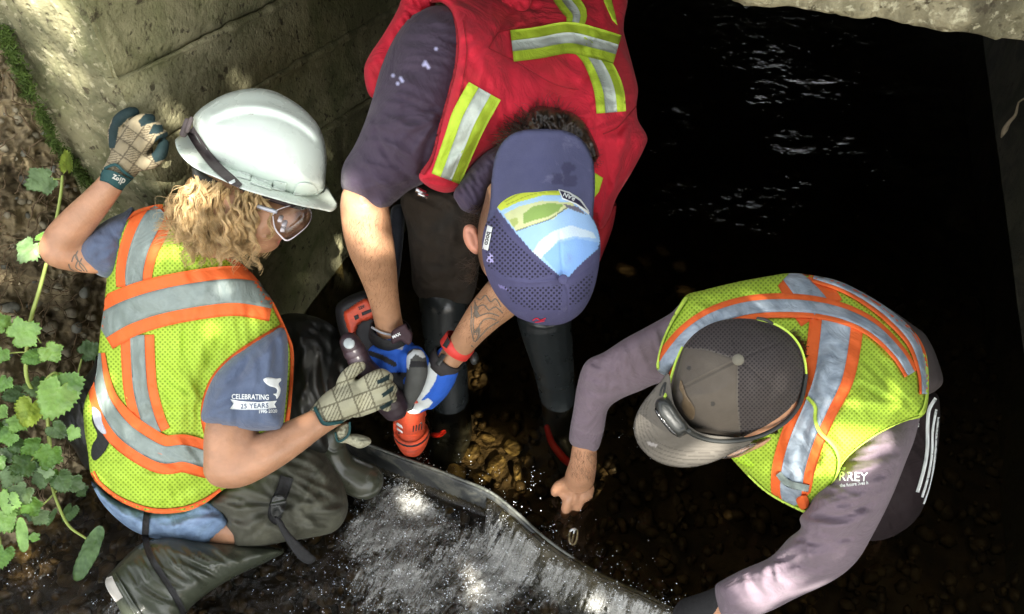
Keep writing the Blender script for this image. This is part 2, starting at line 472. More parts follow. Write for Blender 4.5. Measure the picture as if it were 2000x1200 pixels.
def concrete(name, a, b_, moss, mossamt=.5, rough=.85, bump=.8, pale=None):
    m = bpy.data.materials.new(name); t, N, L = nt_(m); B = N['Principled BSDF']; tc = N.new('ShaderNodeTexCoord'); src = tc.outputs['Object']
    def noise(s, det=8, dist=0, ro=.6):
        n = N.new('ShaderNodeTexNoise'); n.inputs['Scale'].default_value = s; n.inputs['Detail'].default_value = det; n.inputs['Distortion'].default_value = dist
        n.inputs['Roughness'].default_value = ro; L.new(src, n.inputs['Vector']); return n.outputs['Fac']
    def ramp(f, lo, hi, v0=0., v1=1.):
        r = N.new('ShaderNodeMapRange'); r.inputs[1].default_value = lo; r.inputs[2].default_value = hi; r.inputs[3].default_value = v0; r.inputs[4].default_value = v1; L.new(f, r.inputs[0]); return r.outputs[0]
    def mix(x, y, f, mode='MIX'):
        q = N.new('ShaderNodeMix'); q.data_type = 'RGBA'; q.blend_type = mode
        for i, v in ((6, x), (7, y)):
            if isinstance(v, tuple): q.inputs[i].default_value = (*v, 1)
            else: L.new(v, q.inputs[i])
        if isinstance(f, float): q.inputs[0].default_value = f
        else: L.new(f, q.inputs[0])
        return q.outputs[2]
    c = mix(a, b_, ramp(noise(7, 9, 1.2), .42, .6)); c = mix(c, moss, ramp(noise(3.1, 8, .8), .45, .68, 0, mossamt))
    c = mix(c, (.045, .035, .02), ramp(noise(42, 5, .3), .60, .66, 0, .85))      # pits and dirt specks
    c = mix(c, (.06, .05, .03), ramp(noise(2.2, 9, 2.5, .7), .57, .70, 0, .6))     # stains
    if pale: c = mix(c, pale, ramp(noise(60, 5, .2), .56, .66, 0, .8))
    L.new(c, B.inputs['Base Color']); B.inputs['Roughness'].default_value = rough; B.inputs['Specular IOR Level'].default_value = .3
    b1 = N.new('ShaderNodeBump'); b1.inputs['Strength'].default_value = bump; b1.inputs['Distance'].default_value = .008; L.new(noise(55, 8), b1.inputs['Height'])
    vo = N.new('ShaderNodeTexVoronoi'); vo.inputs['Scale'].default_value = 70; L.new(src, vo.inputs['Vector'])
    b2 = N.new('ShaderNodeBump'); b2.inputs['Strength'].default_value = bump*.7; b2.inputs['Distance'].default_value = .003; L.new(ramp(vo.outputs['Distance'], .1, .35), b2.inputs['Height']); L.new(b1.outputs[0], b2.inputs['Normal'])
    L.new(b2.outputs[0], B.inputs['Normal']); return m
m_wall = concrete('board_marked_concrete', (.35, .325, .19), (.18, .17, .09), (.11, .13, .04), .8, bump=.9)
m_end = concrete('weathered_concrete', (.27, .25, .145), (.12, .12, .065), (.09, .12, .03), .7, bump=1.0, pale=(.42, .39, .25))
m_roof = concrete('lumpy_concrete', (.30, .27, .17), (.10, .09, .055), (.14, .15, .06), .4, bump=1.0, pale=(.55, .52, .36))
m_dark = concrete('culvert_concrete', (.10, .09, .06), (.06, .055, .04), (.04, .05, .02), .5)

# -- left wing wall: board-marked panels between formwork seams
Z1, Z2, Z3 = seam((230, 155), (560, 0)), seam((480, 180), (730, 40)), seam((560, 300), (760, 170))
Z4 = lambda s: Z3(s)-.21
lw = thing('wing_wall', CW(S0, WALL_B, 0), 'mossy board-marked concrete side wall leading into the culvert, gripped by the gloved hand', 'wall')
def wall_panel(zlo, zhi, proud, seed):
    ss = np.concatenate([S0+np.linspace(0, 2.2, 150), np.linspace(3.3, 9, 14)]); n = 24; G = []
    for s in ss:
        z = zlo(s) + (zhi(s)-zlo(s))*np.linspace(0, 1, n)
        ch = 0.007*(1-np.clip((s-S0)/.02, 0, 1))
        b = WALL_B + proud - ch + .0035*fbm(s*5+np.zeros(n), z*7, seed, 4) + .0022*fbm(s*30+np.zeros(n), z*30, seed+3, 3)
        e = np.minimum(np.linspace(0, 1, n), np.linspace(1, 0, n))*(zhi(s)-zlo(s)); b = b - .004*(e < .004)
        G.append(CW(np.full(n, s), b, z))
    G = np.array(G); m = len(ss); V = G.reshape(-1, 3)
    Fc = [(i*n+k, (i+1)*n+k, (i+1)*n+k+1, i*n+k+1) for i in range(m-1) for k in range(n-1)]
    back = V - BX*.05; N = len(V); V = np.vstack([V, back])
    Fc += [(i*n, N+i*n, N+(i+1)*n, (i+1)*n) for i in range(m-1)] + [(i*n+n-1, (i+1)*n+n-1, N+(i+1)*n+n-1, N+i*n+n-1) for i in range(m-1)]
    return V, Fc
flat = lambda h: (lambda s: np.full(np.shape(s), float(h)))
for i, (lo, hi, pr) in enumerate([(Z1, flat(1.5), .000), (Z2, Z1, .004), (Z3, Z2, .001), (Z4, Z3, .005), (flat(-.35), Z4, .002)]):
    mk('concrete_panel', wall_panel(lo, hi, pr, 11+i), m_wall, lw, smooth=True)
for i, (Zf, s0, s1) in enumerate([(Z1, S0+.03, 4), (Z2, S0+.22, 4), (Z3, S0+.3, 4)]):
    s = np.arange(s0, s1, .012); b = WALL_B + .006 + .002*fbm(s*9, s*0, 40+i, 2)
    r = .0078 + .006*np.abs(perlin(s*22, s*0, 50+i)) + .002*perlin(s*70, s*0, 55+i); r = r*np.clip((s-s0)/.35+.15, .15, 1) ; V, Fc = tube3(CW(s, b, Zf(s)+.002*perlin(s*14, s*0, 60+i)), r, 8)
    mk('seam_ridge', (V, Fc), m_wall, lw)
# end face of the wall and the core behind it
def end_face():
    nb, nz = 46, 150; bs = np.linspace(0, 1, nb); V = []
    for z in np.linspace(-.35, 1.5, nz):
        wd = .235 + .012*perlin(z*5, 0, 3) + .01*perlin(z*17, 0, 4)
        b = WALL_B - .002 - bs*wd; s = S0 + .010*fbm(bs*3, z*9+bs*0, 21, 4)*np.minimum(bs*8, 1) + .006*fbm(bs*14, z*45+bs*0, 5, 3)
        s = s + .006*(1-np.minimum(bs*12, 1))
        V.append(CW(s, b, z+bs*0))
    V = np.array(V).reshape(-1, 3); Fc = [(i*nb+k, (i+1)*nb+k, (i+1)*nb+k+1, i*nb+k+1) for i in range(nz-1) for k in range(nb-1)]
    N = len(V); bk = [i*nb+nb-1 for i in range(nz)]; V = np.vstack([V, V[bk]+AX*1.0])
    Fc += [(bk[i], bk[i+1], N+i+1, N+i) for i in range(nz-1)]
    return V, Fc
mk('wall_end', end_face(), m_end, lw)
m_moss = M('moss', (.06, .10, .015), .95, .5, 60, .9, 200)
def tufts(line, n, spread, name='moss', length=.012):
    V = []; Fc = []
    L = resample(np.array(line, float), 2, False)
    for i in range(n):
        p = L[RNG.integers(len(L))]; c = W(p[0]+RNG.normal()*spread, p[1]+RNG.normal()*spread, p[2]-RNG.random()*.012)
        d1 = RNG.normal(size=3); d1 /= np.linalg.norm(d1); d2 = np.cross(d1, RNG.normal(size=3)); d2 /= np.linalg.norm(d2); s = length*(.4+RNG.random())
        k = len(V); V += [c-d2*s*.12, c+d2*s*.12, c+d1*s]; Fc.append((k, k+1, k+2))
    return np.array(V), Fc
o = mk('moss', tufts([(2, 55, 1.37), (25, 110, 1.39), (45, 150, 1.42), (60, 190, 1.45)], 1500, 7), m_moss, lw, False); o['kind'] = 'stuff'
o = mk('moss', tufts([(75, 210, 1.46), (110, 285, 1.52), (150, 330, 1.58), (175, 365, 1.61)], 1500, 6), m_moss, lw, False); o['kind'] = 'stuff'

# -- culvert: roof slab and right wall
cv = thing('culvert', CW(ROOF_A, 0, ROOF_Z), 'dark concrete culvert mouth with a rough lumpy roof slab edge at the upper right', 'culvert')
def slab_front():
    nb, nz = 420, 40; V = []; bs = np.linspace(-1.4, 1.6, nb)
    for k, t in enumerate(np.linspace(0, 1, nz)):
        z = ROOF_Z + .30*t**1.6; lump = .014*fbm(bs*9, z*10+bs*0, 31, 5)+.010*fbm(bs*35, z*35+bs*0, 33, 3)
        s = ROOF_A + lump + .03*max(0, 1-t*9)**2; zz = z + (.012*fbm(bs*12, bs*0+.3, 35, 5) if k < 4 else 0)
        V.append(CW(s, bs, zz))
    V = np.array(V).reshape(-1, 3); Fc = [(k*nb+i, k*nb+i+1, (k+1)*nb+i+1, (k+1)*nb+i) for k in range(nz-1) for i in range(nb-1)]
    N = len(V); V = np.vstack([V, V[:nb]+AX*.06+ZX*.004, V[:nb]*0+CW(ROOF_A+8, bs, ROOF_Z)]); 
    for r in (0, 1):
        a0 = 0 if r == 0 else N; b0 = N if r == 0 else N+nb
        Fc += [(a0+i, b0+i, b0+i+1, a0+i+1) for i in range(nb-1)]
    T0 = len(V); V = np.vstack([V, CW(ROOF_A+8, bs, ROOF_Z+.30)]); tp = (nz-1)*nb
    Fc += [(tp+i, tp+i+1, T0+i+1, T0+i) for i in range(nb-1)]
    return V, Fc
mk('roof_slab', slab_front(), m_roof, cv)
def plain_wall(b, s0, s1, z0, z1, nrm=1):
    ss = np.linspace(s0, s1, 60); zs = np.linspace(z0, z1, 14)
    V = np.array([CW(np.full(14, s), b + .006*fbm(s*3+zs*0, zs*4, 71, 4), zs) for s in ss]).reshape(-1, 3)
    Fc = [(i*14+k, i*14+k+1, (i+1)*14+k+1, (i+1)*14+k) for i in range(59) for k in range(13)]
    N = len(V); V = np.vstack([V, V+BX*.25*nrm]); Fc += [(i*14+13, N+i*14+13, N+(i+1)*14+13, (i+1)*14+13) for i in range(59)] + [(k, N+k, N+k+1, k+1) for k in range(13)]
    return V, Fc
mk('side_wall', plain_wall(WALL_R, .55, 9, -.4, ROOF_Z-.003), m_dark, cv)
# root hanging on the right wall
m_root = M('dry_root', (.42, .34, .22), .8, .3, 40)
rt = mk('hanging_root', tube([(2040, 170, 2.5, 1.5), (1995, 196, 2.52, 1.8), (1988, 205, 2.52, 2), (1983, 225, 2.53, 3), (1970, 240, 2.54, 4), (1962, 255, 2.55, 5.5), (1956, 268, 2.56, 1.5)], 8), m_root, origin=W(1975, 235, 2.54))
tagg(rt, 'pale thin dry root hanging against the dark right wall of the culvert', 'root')

# -- soil bank on the left
bankD = depthfn([(-300, -60, 1.42), (0, 60, 1.43), (40, 200, 1.50), (120, 380, 1.66), (-300, 450, 1.40), (0, 450, 1.62), (100, 520, 1.78), (170, 470, 1.80), (60, 620, 1.93), (200, 600, 2.05), (320, 560, 2.12),
                 (0, 700, 1.82), (130, 720, 1.95), (-300, 800, 1.5), (0, 900, 1.80), (120, 900, 1.90), (0, 1040, 1.80), (150, 1020, 1.92), (330, 800, 2.15), (330, 1100, 2.1), (-300, 1150, 1.62), (0, 1250, 1.82), (300, 1300, 2.0)])
def bank():
    xs = np.arange(-420, 420, 3.2); ys = np.arange(-120, 1300, 3.2); X, Y = np.meshgrid(xs, ys)
    D = bankD(X, Y); ln = fbm(X/95, Y/95, 80, 5)*.075 + np.abs(fbm(X/38, Y/30, 83, 4))*.05 + fbm(X/11, Y/11, 85, 3)*.010
    V = W(X, Y, D - ln).reshape(-1, 3); n = len(xs); m = len(ys)
    return V, [(i*n+k, (i+1)*n+k, (i+1)*n+k+1, i*n+k+1) for i in range(m-1) for k in range(n-1)]
m_soil = M('soil', (.26, .21, .125), .95, .5, 30, 1.0, 90, spec=.15, c2=(.085, .066, .042), c2s=8, c2t=(.46, .62))
bk = mk('soil_bank', bank(), m_soil); bk['kind'] = 'structure'
bank_tree = bvh(bk)
m_stone = M('bank_stone', (.26, .23, .16), .85, .35, 25, .6, 120, c2=(.14, .12, .085))
m_stone2 = M('bank_stone_grey', (.20, .20, .17), .8, .35, 25, .6, 120, c2=(.10, .10, .08))
def rock(c, r, seed, sq=(1, .8, .7), sub=2):
    bm = bmesh.new(); bmesh.ops.create_icosphere(bm, subdivisions=sub, radius=1); V = np.array([v.co[:] for v in bm.verts]); Fc = [tuple(v.index for v in f.verts) for f in bm.faces]; bm.free()
    n = 1 + .28*perlin(V[:, 0]*1.3+seed, V[:, 1]*1.3+V[:, 2], seed % 50) + .1*perlin(V[:, 0]*4, V[:, 2]*4+seed, seed % 31)
    a = np.random.default_rng(seed).random(3)*6; R = np.array(Matrix.Rotation(a[0], 3, 'X') @ Matrix.Rotation(a[1], 3, 'Y') @ Matrix.Rotation(a[2], 3, 'Z'))
    return (V*n[:, None]*np.array(sq))@R.T*r + np.array(c), Fc
spots = [(47, 352, 14), (43, 392, 11), (25, 150, 9), (100, 218, 10), (35, 230, 12), (60, 500, 12), (20, 600, 17), (28, 628, 20), (140, 610, 15), (150, 640, 12), (115, 560, 12), (75, 590, 11), (165, 570, 14), (100, 640, 16),
         (30, 215, 8), (45, 300, 8), (15, 420, 9), (85, 440, 9), (10, 520, 10), (130, 690, 14), (8, 290, 10), (105, 330, 8), (70, 265, 9), (25, 480, 7), (150, 505, 9), (178, 620, 10), (60, 690, 12)]
for _ in range(45): spots.append((RNG.uniform(0, 190), RNG.uniform(110, 720), RNG.uniform(3.5, 7.5)))
for i, (x, y, r) in enumerate(spots):
    if x > 10 and y < 360 and x > 20+.42*(y-60): continue
    d = hitdepth(np.array([x]), np.array([y]), bank_tree)[0]; mk('stone', rock(W(x, y, d-.002), r*d/F, 100+i, sub=2), m_stone if i % 3 else m_stone2, bk)
# fine roots and litter on the bank
V = []; Fc = []
for i in range(260):
    x, y = RNG.uniform(0, 200), RNG.uniform(140, 950)
    if y < 400 and x > 5+.42*(y-60): continue
    L = [(x, y)]; a = RNG.uniform(.2, 2.9)
    for k in range(6): a += RNG.normal()*.35; L.append((L[-1][0]+math.cos(a)*7, L[-1][1]+math.sin(a)*7))
    L = np.array(L); d = bankD(L[:, 0], L[:, 1])-.055-RNG.random()*.01; v, f = tube3(W(L[:, 0], L[:, 1], d), .0007+RNG.random()*.0008, 4, cap=False)
    Fc += [tuple(q+len(V) for q in t) for t in f]; V += list(v)
o = mk('root_litter', (np.array(V), Fc), M('root_brown', (.13, .09, .05), .9, .4), bk); o['kind'] = 'stuff'

# -- stream bed, weir and water
WEIR = [(300, 700), (400, 735), (520, 782), (640, 838), (700, 866), (770, 893), (830, 915), (900, 942), (960, 968), (1010, 1006), (1060, 1048), (1120, 1088), (1180, 1122), (1260, 1158), (1340, 1198), (1430, 1245), (1700, 1400), (2300, 1800)]
wl_px = spl(WEIR, False, 4); WL = WZ(wl_px[:, 0], wl_px[:, 1], 0.0)[:, :2]
def weirdist(X, Y):
    best = np.full(X.shape, 1e9); sg = np.ones(X.shape); al = np.zeros(X.shape); acc = 0
    for i in range(len(WL)-1):
        a = WL[i]; b = WL[i+1]; ab = b-a; L = (ab**2).sum(); t = np.clip(((X-a[0])*ab[0]+(Y-a[1])*ab[1])/L, 0, 1)
        dx = X-a[0]-t*ab[0]; dy = Y-a[1]-t*ab[1]; d = np.hypot(dx, dy); k = d < best; best = np.where(k, d, best)
        c = ab[0]*dy - ab[1]*dx; sg = np.where(k, np.sign(c), sg); al = np.where(k, acc+t*math.sqrt(L), al); acc += math.sqrt(L)
    return best*sg, al                    # positive upstream
xs = np.concatenate([np.linspace(-2.6, -1.25, 40), np.arange(-1.22, 1.25, .0055), np.linspace(1.27, 4, 60)])
ys = np.concatenate([np.linspace(-1.2, .42, 50), np.arange(.44, 1.75, .0055), np.arange(1.76, 3.6, .016), np.linspace(3.65, 9.5, 60)])
X, Y = np.meshgrid(xs, ys); sd_, al_ = weirdist(X, Y)
px_, py_, _ = PXY(np.stack([X, Y, X*0-.03], -1))
def sm(t): t = np.clip(t, 0, 1); return t*t*(3-2*t)
dn = np.clip(-sd_, 0, None); up = np.clip(sd_, 0, None)
left = sm((1010-px_)/120)                                    # where the board stands clear of the water
drop = -.085*np.where(left > .5, sm(dn/.012), sm((dn-.005)/.085))
FOAM = [(790, 975, 55, .62), (840, 1000, 40, .3), (900, 1085, 50, .55), (960, 1130, 40, .6), (1000, 1095, 30, .6), (1090, 1130, 30, .4), (740, 1070, 80, .30), (680, 1150, 100, .2), (860, 1170, 110, .28), (1050, 1180, 60, .3), (800, 895, 22, .4),
        (750, 950, 30, .7), (990, 1060, 55, .5), (560, 1120, 80, .18), (230, 1185, 70, .5), (60, 1110, 50, .35), (1180, 1160, 40, .6), (1250, 1185, 40, .6), (1300, 1195, 40, .6), (700, 1010, 40, .4), (1130, 1120, 25, .5), (930, 1010, 40, .35)]
foam = sum(a*np.exp(-((px_-x)**2+(py_-y)**2)/(r*r)) for x, y, r, a in FOAM)
turb = np.clip(dn/.05, 0, 1)
flow = math.radians(205)                                    # downstream heading
fa = X*math.cos(flow)+Y*math.sin(flow); fb = -X*math.sin(flow)+Y*math.cos(flow)
wave = turb*(.010*fbm(fa*12, fb*20, 1, 4) + .0060*fbm(al_*70, dn*22, 4, 3)*(.5+foam)) + turb*.0035*fbm(X*75, Y*75, 7, 2)
calm = sm(up/.03)
rip = .17+0*X
for (x, y, r, a) in ((1480, 300, .30, .9), (1560, 215, .25, .5), (1700, 190, .3, .35), (1620, 330, .35, .5), (1850, 300, .3, .4), (1420, 400, .2, .7), (1250, 900, .22, .45), (1400, 1010, .22, .35), (1150, 960, .15, .5), (980, 880, .15, .8)):
    c = WZ(x, y, 0); rip = rip + a*.5*np.exp(-((X-c[0])**2+(Y-c[1])**2)/(1.9*r)**2)*np.clip(.35+2.2*fbm(X*3.2, Y*4, 55, 3), 0, 1.2)
wave += calm*(.0085*rip*fbm(X*7+1.2*fbm(X*3, Y*3, 8), Y*10+.9*fbm(X*2, Y*2, 6), 9, 4) + .0014*np.abs(fbm(X*30, Y*42, 12, 2)))
# glassy lip with streaks where the water runs over the sunk board
lip = (1-left)*np.exp(-((dn-.035)/.035)**2)
wave += lip*.0038*perlin(al_*90+2*perlin(al_*17, dn*9, 2), dn*9, 15) + lip*.004*perlin(al_*38, dn*6, 16)
for (x, y, am, fr) in ((800, 880, .0035, 300), (1125, 965, .003, 240), (1090, 775, .001, 160), (875, 800, .0012, 160), (1385, 1190, .003, 240)):   # rings round what stands in the water
    c = WZ(x, y, 0); r = np.hypot(X-c[0], Y-c[1]); wave += calm*am*np.sin(r*fr)*np.exp(-(r/.07)**2)*(.5+perlin(X*30, Y*30, 20))
Z = drop + wave - .003
V = np.stack([X, Y, Z], -1).reshape(-1, 3); n = len(xs); mrow = len(ys)
Fc = [(i*n+k, i*n+k+1, (i+1)*n+k+1, (i+1)*n+k) for i in range(mrow-1) for k in range(n-1)]
def water_mat():
    m = bpy.data.materials.new('stream_water'); t, N, L = nt_(m); out = N['Material Output']; N.remove(N['Principled BSDF'])
    tc = N.new('ShaderNodeTexCoord'); at = N.new('ShaderNodeAttribute'); at.attribute_name = 'foam'; fl = N.new('ShaderNodeAttribute'); fl.attribute_name = 'flow'
    sp = N.new('ShaderNodeSeparateColor'); L.new(at.outputs['Color'], sp.inputs[0])
    def noise(s, det=4, dist=0, vec=None, ro=.55):
        q = N.new('ShaderNodeTexNoise'); q.inputs['Scale'].default_value = s; q.inputs['Detail'].default_value = det; q.inputs['Distortion'].default_value = dist; q.inputs['Roughness'].default_value = ro; L.new(vec or tc.outputs['Object'], q.inputs['Vector']); return q.outputs['Fac']
    def math_(op, a, b_):
        q = N.new('ShaderNodeMath'); q.operation = op
        for i, v in ((0, a), (1, b_)):
            if isinstance(v, (float, int)): q.inputs[i].default_value = v
            else: L.new(v, q.inputs[i])
        return q.outputs[0]
    def ramp(f, lo, hi, v0=0., v1=1.):
        r = N.new('ShaderNodeMapRange'); r.inputs[1].default_value = lo; r.inputs[2].default_value = hi; r.inputs[3].default_value = v0; r.inputs[4].default_value = v1; L.new(f, r.inputs[0]); return r.outputs[0]
    st1 = noise(75, 4, .5, fl.outputs['Vector'], .6); st2 = noise(210, 3, .4, fl.outputs['Vector'], .6); iso = noise(130, 4, .9)
    b1 = N.new('ShaderNodeBump'); b1.inputs['Distance'].default_value = .006; L.new(noise(24, 4, 1.0), b1.inputs['Height']); L.new(math_('MULTIPLY', sp.outputs[2], .8), b1.inputs['Strength'])
    b2 = N.new('ShaderNodeBump'); b2.inputs['Distance'].default_value = .010; L.new(math_('ADD', math_('ADD', st1, iso), math_('MULTIPLY', st2, .5)), b2.inputs['Height']); L.new(math_('MULTIPLY', sp.outputs[1], .62), b2.inputs['Strength']); L.new(b1.outputs[0], b2.inputs['Normal'])
    tr = N.new('ShaderNodeBsdfTransparent'); tr.inputs[0].default_value = (.80, .70, .50, 1)
    gl = N.new('ShaderNodeBsdfGlossy'); gl.inputs['Roughness'].default_value = .05; L.new(b2.outputs[0], gl.inputs['Normal'])
    fr = N.new('ShaderNodeFresnel'); fr.inputs['IOR'].default_value = 1.42; L.new(b2.outputs[0], fr.inputs['Normal'])
    mx = N.new('ShaderNodeMixShader'); L.new(fr.outputs[0], mx.inputs[0]); L.new(tr.outputs[0], mx.inputs[1]); L.new(gl.outputs[0], mx.inputs[2])
    df = N.new('ShaderNodeBsdfPrincipled'); df.inputs['Base Color'].default_value = (.44, .44, .41, 1); df.inputs['Roughness'].default_value = .25; df.inputs['Specular IOR Level'].default_value = .8; L.new(b2.outputs[0], df.inputs['Normal'])
    fo = sp.outputs[0]
    st0 = noise(26, 3, .8, fl.outputs['Vector'], .6)
    n = math_('ADD', math_('MULTIPLY', math_('ADD', st1, st2), .22), math_('ADD', math_('MULTIPLY', iso, .28), math_('MULTIPLY', st0, .28)))
    f1 = ramp(math_('ADD', n, math_('MULTIPLY', math_('SUBTRACT', fo, .5), .36)), .48, .60)
    f2 = ramp(noise(5, 4, 1.0), .35, .60, .35, 1.0)
    f3 = ramp(math_('ADD', math_('MULTIPLY', st2, .5), math_('MULTIPLY', noise(260, 3, .5), .5)), .36, .60, .38, 1.0)
    ff = math_('MULTIPLY', math_('MULTIPLY', math_('MULTIPLY', f1, f2), f3), ramp(fo, 0., .5, 0., .95))  # pale streaks: foam plus bright reflections painted into the colour
    m2 = N.new('ShaderNodeMixShader'); L.new(ff, m2.inputs[0]); L.new(mx.outputs[0], m2.inputs[1]); L.new(df.outputs[0], m2.inputs[2]); L.new(m2.outputs[0], out.inputs['Surface'])
    return m
wa = mk('stream_water', (V, Fc), water_mat()); wa['kind'] = 'structure'
ca = wa.data.color_attributes.new('foam', 'FLOAT_COLOR', 'POINT'); Cc = np.zeros((len(V), 4)); Cc[:, 3] = 1
glass = 1-np.exp(-(dn/.022)**2)*(1-left)
Cc[:, 0] = np.clip((foam*glass) + (lip*.50*glass*(.5+perlin(al_*95+2*perlin(al_*20, dn*8, 2), dn*9, 18)+.5*perlin(al_*210, dn*20, 19))) + turb*.62*np.clip(fbm(X*5, Y*5, 22, 3)+.30, 0, 1)*np.clip(1.4-np.hypot((px_-900)/520, (py_-1060)/260), .45, 1), 0, 1).ravel(); Cc[:, 1] = np.clip(.12 + turb*.9 + foam*.5, 0, 1).ravel()
Cc[:, 2] = np.clip(.10+rip*.9+turb*.9, 0, 1).ravel()
ca.data.foreach_set('color', Cc.ravel())
fa_ = wa.data.attributes.new('flow', 'FLOAT_VECTOR', 'POINT'); fa_.data.foreach_set('vector', np.stack([al_.ravel(), dn.ravel()*.22, X.ravel()*.05], -1).astype(np.float32).ravel())

m_bed = M('stream_bed', (.055, .040, .020), .8, .5, 22, .9, 60, c2=(.016, .012, .007), c2s=8, c2t=(.4, .62))
bx = np.linspace(-2.8, 4.2, 260); by = np.linspace(-1.4, 10, 330); BXg, BYg = np.meshgrid(bx, by); bsd, _ = weirdist(BXg, BYg)
bz = np.where(bsd > 0, -.20, -.17) + .03*fbm(BXg*5, BYg*5, 44, 4) + .012*fbm(BXg*20, BYg*20, 46, 3)
nb_ = len(bx); bed = mk('stream_bed', (np.stack([BXg, BYg, bz], -1).reshape(-1, 3), [(i*nb_+k, i*nb_+k+1, (i+1)*nb_+k+1, (i+1)*nb_+k) for i in range(len(by)-1) for k in range(nb_-1)]), m_bed); bed['kind'] = 'structure'
m_peb = M('pebble_brown', (.055, .04, .02), .6, .5, 30, .4, 100, c2=(.02, .015, .01)); m_gold = M('pebble_gold_lit', (.17, .135, .06), .7, .6, 45, .9, 100, c2=(.07, .05, .022), c2s=30, c2t=(.42, .58))  # gold stones: own colour plus the bed's sunlit patch painted in
V = []; Fc = []
for i in range(1500):
    x, y = RNG.uniform(450, 2000), RNG.uniform(560, 1250); P = WZ(x, y, -.18); r = RNG.uniform(.008, .028)
    v, f = rock(P+np.array([0, 0, RNG.uniform(-.01, .015)]), r, 3000+i, sub=1); Fc += [tuple(q+len(V) for q in t) for t in f]; V += list(v)
o = mk('pebbles', (np.array(V), Fc), m_peb, bed); o['kind'] = 'stuff'
V = []; Fc = []
for i in range(900):
    x, y = RNG.uniform(-60, 1300), RNG.uniform(930, 1290)
    if y < 905+(x-800)*.62: continue
    P = WZ(x, y, -.135); v, f = rock(P+np.array([0, 0, RNG.uniform(-.012, .012)]), RNG.uniform(.008, .030), 5000+i, (1, .8, .5), sub=1); Fc += [tuple(q+len(V) for q in t) for t in f]; V += list(v)
o = mk('pebbles', (np.array(V), Fc), M('pebble_tan', (.075, .056, .032), .6, .6, 30, .5, 100, c2=(.025, .019, .012), c2s=9), bed); o['kind'] = 'stuff'
for i, (x, y, r, z) in enumerate([(845, 1015, 34, -.13), (900, 1040, 26, -.13), (800, 1040, 28, -.13), (930, 1060, 20, -.13), (770, 1000, 24, -.13), (920, 880, 30, -.15), (970, 905, 28, -.15), (890, 920, 26, -.15), (940, 930, 24, -.15), (1000, 870, 22, -.16), (860, 890, 24, -.16), (1010, 920, 22, -.16), (880, 990, 22, -.13), (950, 850, 24, -.16),
                                 (1290, 940, 22, -.16), (1180, 1020, 24, -.16), (1330, 1010, 20, -.16), (1480, 1000, 22, -.17)]):
    P = WZ(x, y, z); d = PXY(P)[2]; mk('river_stone', rock(P-np.array([0, 0, .012]), r*.85*d/F, 700+i, (1, .8, .38), sub=3), m_gold if i < 14 else m_peb, bed)
# weir board: thick dark liner-covered plank on edge
def board():
    k = (wl_px[:, 0] < 2000) & (wl_px[:, 0] > 480); P = WL[k]; q = resample(P, .012, False); T = np.gradient(q, axis=0); T /= np.linalg.norm(T, axis=1)[:, None]; Nn = np.c_[-T[:, 1], T[:, 0]]
    pxx = PXY(np.c_[q, np.zeros(len(q))])[0]; top = .010 - .024*sm((pxx-930)/220); th = .008; V = []
    for i in range(len(q)):
        for (s, z) in ((-th, -.24), (-th, top[i]-.003), (-th*.5, top[i]), (th*.5, top[i]), (th, top[i]-.003), (th, -.24)):
            p = q[i]+Nn[i]*s; V.append((p[0], p[1], z + .0015*perlin(i*.3, s*10, 9)))
    return np.array(V), [(i*6+a, i*6+a+1, (i+1)*6+a+1, (i+1)*6+a) for i in range(len(q)-1) for a in range(5)]
m_liner = M('wet_black_liner', (.020, .022, .022), .38, .35, 20, .5, 80, spec=.4, coat=.1, c2=(.06, .06, .05), c2s=18)
wb = mk('weir_board', board(), m_liner, origin=WZ(900, 950, 0)); tagg(wb, 'long curved black board on edge holding back the stream, water pouring over it', 'weir')
V, Fc = [], []
q = resample(WL[(wl_px[:, 0] < 1720) & (wl_px[:, 0] > 620)], .008, False); pxx = PXY(np.c_[q, np.zeros(len(q))])[0]
zr = .0125 - .0215*sm((pxx-930)/260) + .0012*perlin(np.arange(len(q))*.11, pxx*0, 5)
mk('board_rim', tube3(np.c_[q, zr], .0032+.0012*np.abs(perlin(np.arange(len(q))*.2, pxx*0, 6)), 8), M('pale_rim', (.12, .125, .11), .4, .5, 60, .6, c2=(.05, .055, .045), c2s=30), wb)  # paler tube along the top edge of the board
# the liner sheet laid over the sunk part of the board
q = resample(WL[(wl_px[:, 0] > 985) & (wl_px[:, 0] < 1720)], .01, False); T = np.gradient(q, axis=0); T /= np.linalg.norm(T, axis=1)[:, None]; Nn = np.c_[-T[:, 1], T[:, 0]]; V = []
for i in range(len(q)):
    tp_ = min(1, i*.01/.12)
    for dd in np.linspace(.012, -.02-.10*tp_, 16):
        p = q[i]+Nn[i]*dd; zz = -.016 - .17*float(sm((-dd-.004)/.11)) + .003*perlin(i*.12, dd*30, 5) - (.02 if dd > .01 else 0); V.append((p[0], p[1], zz))
mk('liner_sheet', (np.array(V), [(i*16+a, i*16+a+1, (i+1)*16+a+1, (i+1)*16+a) for i in range(len(q)-1) for a in range(15)]), M('wet_grey_liner', (.045, .052, .036), .3, .5, 24, .7, 60, spec=.5, c2=(.012, .015, .010), c2s=22), wb)
